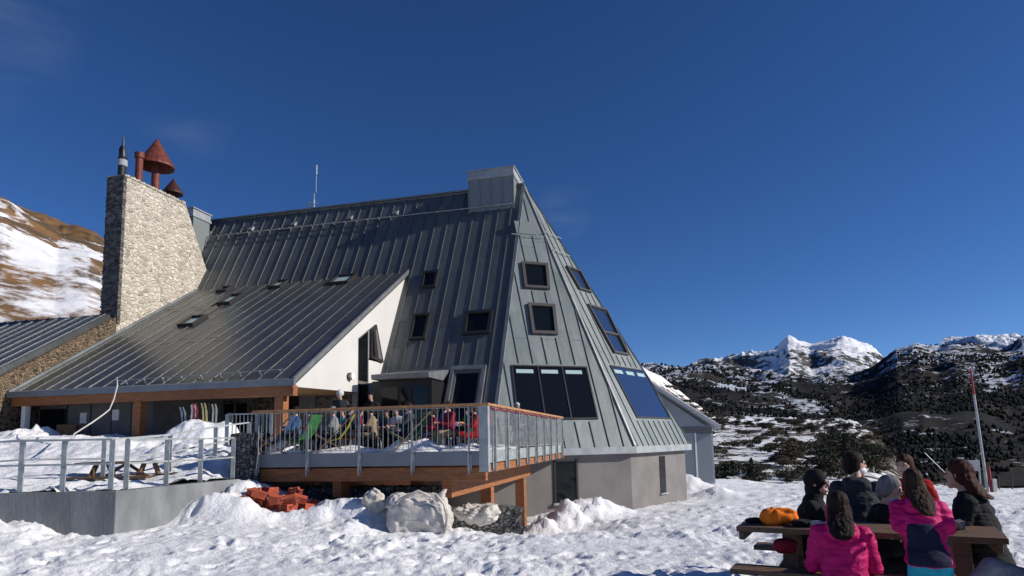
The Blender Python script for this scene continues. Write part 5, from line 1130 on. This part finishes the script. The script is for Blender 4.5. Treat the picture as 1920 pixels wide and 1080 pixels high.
person('auburn haired person in a black jacket at the right end of the table', (4.42, 6.1, -.13), 132, 1.08, jacket='black', trousers='black', hair='red', hairlen=.02, lean=.10, arms=arm_table, hood=False)
person('seated person at the right edge, only a raised grey-blue knee in the picture', (4.02, 4.84, -.08), 172, 1.0, jacket='charcoal', trousers='greyblue', hair='dark', arms=arm_down, legs={'L': [(.40, .12, .56), (.46, .13, .12), (.6, .14, .06)], 'R': [(.46, -.05, .70), (.72, -.05, .42), (.86, -.04, .36)]})
# ------------------------------------------------------------------ picnic table and what lies on it
tb = empty('picnic_table', (3.2, 6.1, 0)); tag(tb, 'brown timber picnic table crowded with people at the right', 'table')
D = Vector((.875, -.484, 0)).normalized(); N = Vector((.484, .875, 0)).normalized(); P0 = Vector((2.12, 6.28, 0)); LT = 2.10
def tbx(mb, a0, a1, b0, b1, z0, z1): return mb.hexa([P0+D*a+N*b+Z*z for a, b, z in ((a0, b0, z0), (a1, b0, z0), (a1, b1, z0), (a0, b1, z0), (a0, b0, z1), (a1, b0, z1), (a1, b1, z1), (a0, b1, z1))])
for k in range(5): mb = MB(); tbx(mb, -.0+.01*(k % 2), LT+.01*(k % 3), k*.152, k*.152+.145, .735, .785); mb.build('table_plank', M['brown_table'], tb, bevel=.006)
mb = MB(); tbx(mb, .02, .07, .01, .74, .66, .733); mb.build('table_batten', M['brown_table'], tb, bevel=.005); mb = MB(); tbx(mb, LT-.09, LT-.04, .01, .74, .66, .733); mb.build('table_batten', M['brown_table'], tb, bevel=.005)
for off in (-.42, .93):
    for k in range(2): mb = MB(); tbx(mb, .0, LT, off+k*.15, off+k*.15+.142, .42, .465); mb.build('bench_plank', M['brown_table'], tb, bevel=.006)
for a in (.34, LT-.42):
    mb = MB(); tbx(mb, a, a+.07, -.44, 1.24, .33, .418); mb.build('bench_beam', M['brown_table'], tb, bevel=.005)
    for (b0, b1) in ((.14, -.02), (.60, .76)):
        mb = MB(); c0 = P0+D*(a+.115)+N*b0+Z*.73; c1 = P0+D*(a+.115)+N*(b1)+Z*-.08; mb.bar(c0, c1, .085, .12, up=D); mb.build('leg', M['brown_table'], tb, bevel=.005)
    mb = MB(); mb.bar(P0+D*(a+.16)+N*.37+Z*.36, P0+D*(a+.6 if a < 1 else a-.3)+N*.37+Z*.72, .07, .07); mb.build('brace', M['brown_table'], tb, bevel=.005)
def at(a, b, z=.787): return P0+D*a+N*b+Z*z
o = lump('orange_bag', at(.36, .30, .785+.075), (.15, .12, .085), 22, C['orange'], '', '', sq=.62, amp=.09, n=90, m_=60, crease=.018); tag(o, 'crumpled bright orange bag on the left end of the table', 'bag')
o = lump('black_glove', at(.14, .30, .81), (.11, .06, .028), 6, C['black'], '', '', sq=.9, amp=.03, n=26, m_=16); tag(o, 'black glove lying left of the orange bag', 'glove')
o = lump('black_glove', at(.56, .22, .815), (.12, .07, .034), 7, C['black'], '', '', sq=.9, amp=.03, n=26, m_=16, rz=.4); tag(o, 'black glove lying between the orange bag and the striped can', 'glove')
o = lump('white_glove', at(.70, .22, .815), (.07, .06, .03), 8, C['white'], '', '', sq=.9, amp=.03, n=26, m_=16, rz=.4); tag(o, 'small white glove beside the striped pink carton', 'glove')
e = empty('carton', at(.83, .22)); tag(e, 'tall pink and white striped carton on the table before the hooded woman', 'carton')
mb = MB(); mb.box((0, 0, .10), (.10, .07, .20)); mb.build('body', C['pink'], e, world=False, bevel=.004)
for x in (-.034, -.012, .012, .034): mb = MB(); mb.box((x, -.0365, .10), (.007, .003, .18)); mb.build('stripe', C['white'], e, world=False)
o = lump('black_bag', at(1.72, .28, .83), (.12, .09, .05), 12, C['black'], '', '', sq=.8, amp=.04, n=30, m_=18); tag(o, 'small black pouch on the right part of the table', 'pouch')
mb = MB(); mb.hexa([at(1.62, .34, .79), at(1.86, .42, .79), at(1.84, .60, .79), at(1.60, .52, .79), at(1.62, .34, .795), at(1.86, .42, .86), at(1.84, .60, .86), at(1.60, .52, .795)]); o = mb.build('folded_map', C['greyblue']); tag(o, 'grey folded sheet beside the black pouch', 'paper')
o = lump('maroon_backpack', at(.42, .05, .62), (.10, .08, .07), 15, C['maroon'], '', '', sq=.7, amp=.05, n=30, m_=20); tag(o, 'dark red backpack hanging under the left end of the table', 'backpack')
mb = MB(); mb.tube([at(.40, .05, .66), at(.41, -.01, .74), at(.43, -.03, .80)], .010, 6); mb.build('strap', C['maroon'], o, world=False) if False else None
# picnic table behind the ramp railing, half sunk in the snow
t2 = empty('picnic_table', (-8.7, 14.3, .9)); tag(t2, 'brown picnic table half buried in snow behind the ramp railing', 'table')
def b2(mb, x0, x1, y0, y1, z0, z1): return mb.box(((x0+x1)/2, (y0+y1)/2, (z0+z1)/2), (x1-x0, y1-y0, z1-z0))
for k in range(4): mb = MB(); b2(mb, -9.6, -7.75, 14.1+k*.18, 14.27+k*.18, 1.30, 1.345); mb.build('table_plank', M['brown_table'], t2, bevel=.005)
for y in (13.72, 14.95): mb = MB(); b2(mb, -9.55, -7.8, y, y+.25, 1.0, 1.045); mb.build('bench_plank', M['brown_table'], t2, bevel=.005)
for x in (-9.2, -8.15):
    for y0, y1 in ((14.25, 13.85), (14.65, 15.05)): mb = MB(); mb.bar((x, y0, 1.30), (x, y1, .75), .12, .05, up=Vector((1, 0, 0))); mb.build('leg', M['brown_table'], t2, bevel=.005)
    mb = MB(); mb.bar((x+.03, 14.4, .98), (x+.55 if x < -8.5 else x-.45, 14.4, 1.29), .08, .05); mb.build('brace', M['brown_table'], t2, bevel=.005)
# ------------------------------------------------------------------ life on the deck
DK = [ # u, v, facing, pose, jacket, trousers, hair, hat, label
 (2.75, -8.0, 200, 'sit', 'blue', 'navy', 'dark', None, 'seated person in a blue jacket at the far left of the deck'),
 (2.89, -7.2, 230, 'sit', 'red', 'black', 'dark', None, 'seated person in a red jacket beside the porch post'),
 (2.35, -6.4, 250, 'sit', 'teal', 'black', 'brown', None, 'seated person in a teal jacket at the left of the deck'),
 (2.0, -7.5, 190, 'sit', 'grey', 'navy', 'grey', None, 'seated grey haired person in a grey jacket on the deck'),
 (3.05, -5.3, 260, 'stand', 'charcoal', 'tan', 'dark', 'helmet', 'standing person with a white ski helmet by the porch'),
 (1.85, -6.6, 20, 'sit', 'maroon', 'black', 'brown', None, 'seated person in a maroon jacket with the back to the porch'),
 (2.60, -4.2, 255, 'stand', 'black', 'black', 'black', None, 'standing black haired person below the white gable wall'),
 (1.05, -7.3, 185, 'sit', 'tan', 'tan', 'brown', None, 'seated person in a tan jacket in the middle of the deck'),
 (.80, -6.3, 240, 'sit', 'white', 'black', 'dark', None, 'seated person in a white jacket in the middle of the deck'),
 (.10, -7.5, 10, 'sit', 'blue', 'grey', 'brown', None, 'seated person in a blue jacket in the middle of the deck'),
 (-.60, -6.2, 190, 'sit', 'olive', 'black', 'dark', None, 'seated person in an olive jacket near the terrace door'),
 (-.90, -7.5, 20, 'sit', 'purple', 'navy', 'brown', None, 'seated person in a violet jacket near the deck corner'),
 (-1.25, -7.9, 215, 'sit', 'maroon', 'tan', 'red', None, 'seated person in a wine red jacket nearest the deck corner'),
 (-1.30, -6.0, 200, 'sit', 'red', 'black', 'brown', None, 'seated person in a red jacket in front of the terrace door'),
 (1.6, -5.2, 250, 'sit', 'charcoal', 'black', 'dark', None, 'seated person in a charcoal jacket before the dark canopy doorway'),
 (.25, -5.0, 200, 'sit', 'maroon', 'navy', 'dark', None, 'seated person in a dark red jacket between canopy and terrace door'),
 (1.45, -7.9, 30, 'sit', 'navy', 'black', 'dark', None, 'seated person in a navy jacket close to the front railing'),
 (-.25, -7.9, 170, 'sit', 'charcoal', 'navy', 'brown', None, 'seated person in a charcoal jacket close to the front railing'),
 (-.75, -4.9, 225, 'sit', 'green', 'black', 'dark', None, 'seated person in a dark green jacket against the dark roof slope'),
 (-1.98, -4.2, 75, 'sit', 'grey', 'black', 'grey', 'cap', 'person in a white wool hat and grey jacket, back to the side railing'),
 (-2.02, -2.7, 250, 'sit', 'black', 'black', 'red', None, 'person in a black jacket facing out under the lounge window'),
 (-1.9, -1.4, 210, 'sit', 'navy', 'navy', 'brown', None, 'person in a navy jacket farthest along the side railing')]
for (uu, vv, fa, ps_, ja, tr, ha, hat_, lb) in DK:
    p = W(uu, vv, ZF+(.14 if vv < -3 and uu < -1.7 else 0)); person(lb, p, fa, .86 if ps_ == 'sit' else 1.0, pose=ps_, jacket=ja, trousers=tr, hair=ha, hat=hat_, near=False, arms=arm_table if ps_ == 'sit' else arm_down, group='people on the deck')
    if ps_ == 'sit':
        ch_ = empty('stool', p); tag(ch_, lb.replace('seated person', 'folding stool under the person').replace('seated grey haired person', 'folding stool under the grey haired person').replace(' the back to',' back to') if lb.startswith('seated') else 'folding stool under the '+lb.split(',')[0].split(' facing')[0].split(' farthest')[0], 'stool', 'stools on the deck')
        mb = MB(); mb.box((0, 0, .36), (.36, .36, .04)); mb.build('seat', M['brown_table'], ch_, world=False)
        for sx in (-1, 1):
            for sy in (-1, 1): mb = MB(); mb.tube([(sx*.15, sy*.15, .34), (sx*.18, sy*.18, -.0)], .014, 6); mb.build('leg', M['steel'], ch_, world=False)
def deckchair(u_, v_, rz, col, nm):
    e = empty('deck_chair', W(u_, v_, ZF), rz); tag(e, f'empty deck chair with a {nm} canvas sling on the deck', 'deck chair', 'canvas deck chairs on the deck')
    for s_ in (-.27, .27):
        mb = MB(); mb.bar((-.45, s_, .95), (.42, s_, .02), .03, .03); mb.build('frame', M['brown_table'], e, world=False); mb = MB(); mb.bar((-.35, s_*.9, .02), (.45, s_*.9, .48), .03, .03); mb.build('frame', M['brown_table'], e, world=False)
    mb = MB(); pts = [(-.44, .94), (-.30, .62), (-.10, .36), (.15, .30), (.44, .47)]
    for a, b in zip(pts[:-1], pts[1:]): mb.hexa([(a[0], -.24, a[1]), (b[0], -.24, b[1]), (b[0], .24, b[1]), (a[0], .24, a[1]), (a[0], -.24, a[1]+.012), (b[0], -.24, b[1]+.012), (b[0], .24, b[1]+.012), (a[0], .24, a[1]+.012)])
    mb.build('canvas_sling', C[col], e, world=False)
for a in ((2.45, -8.35, 2.9, 'green', 'green'), (1.55, -8.3, 3.3, 'yellow', 'yellow'), (-.35, -8.3, 3.5, 'green', 'light green, sunlit'), (-1.85, -7.9, 2.4, 'red', 'red'), (3.05, -8.5, 3.2, 'blue', 'blue')): deckchair(*a)
for (u_, v_, i) in ((2.35, -7.3, 'between the blue and red jackets'), (.45, -6.9, 'in the middle of the deck'), (-.85, -6.8, 'near the deck corner'), (-1.7, -3.4, 'beside the side railing')):
    e = empty('deck_table', W(u_, v_, ZF)); tag(e, f'small round deck table {i}', 'table', 'small round tables on the deck')
    mb = MB(); mb.tube([(0, 0, .70), (0, 0, .73)], .35, 20); mb.build('table_top', M['woodrail'], e, world=False); mb = MB(); mb.tube([(0, 0, 0), (0, 0, .7)], .03, 8); mb.build('leg', M['steel'], e, world=False)
sn = MB(); snv = []
def deck_heap(u0, v0, ru, rv, h, lbl):
    mb = MB(); n = 26; b = []
    for i in range(n+1):
        for j in range(n+1):
            a = -1+2*i/n; c_ = -1+2*j/n; r = math.hypot(a, c_); z = max(0, 1-r**2)**.8*h*(1+.5*noise.noise(Vector((u0+a*3, v0+c_*3, 1))))
            mb.v.append(tuple(W(u0+a*ru, v0+c_*rv, ZF+.004+z+(noise.noise(Vector((u0+a*ru*9, v0+c_*rv*9, 0)))*.02 if r < .9 else -.01))))
    for i in range(n):
        for j in range(n): mb.f.append([i*(n+1)+j, (i+1)*(n+1)+j, (i+1)*(n+1)+j+1, i*(n+1)+j+1]); mb.m.append(0); mb.uv += [(0, 0)]*4
    o = mb.build('snow_heap', M['snow'], None, smooth=True, fixn=True); tag(o, lbl, 'snow heap', 'snow heaps on the deck')
deck_heap(3.0, -8.2, .55, .5, .42, 'snow heap at the left end of the deck'); deck_heap(1.2, -8.2, 1.2, .5, .16, 'low snow heap in the left middle of the deck'); deck_heap(-.5, -8.2, .9, .6, .30, 'largest snow heap, in the middle of the deck'); deck_heap(-1.7, -8.2, .7, .6, .16, 'low snow heap at the deck corner'); deck_heap(-1.7, -5.5, .6, 1.6, .12, 'long low snow heap by the side railing')
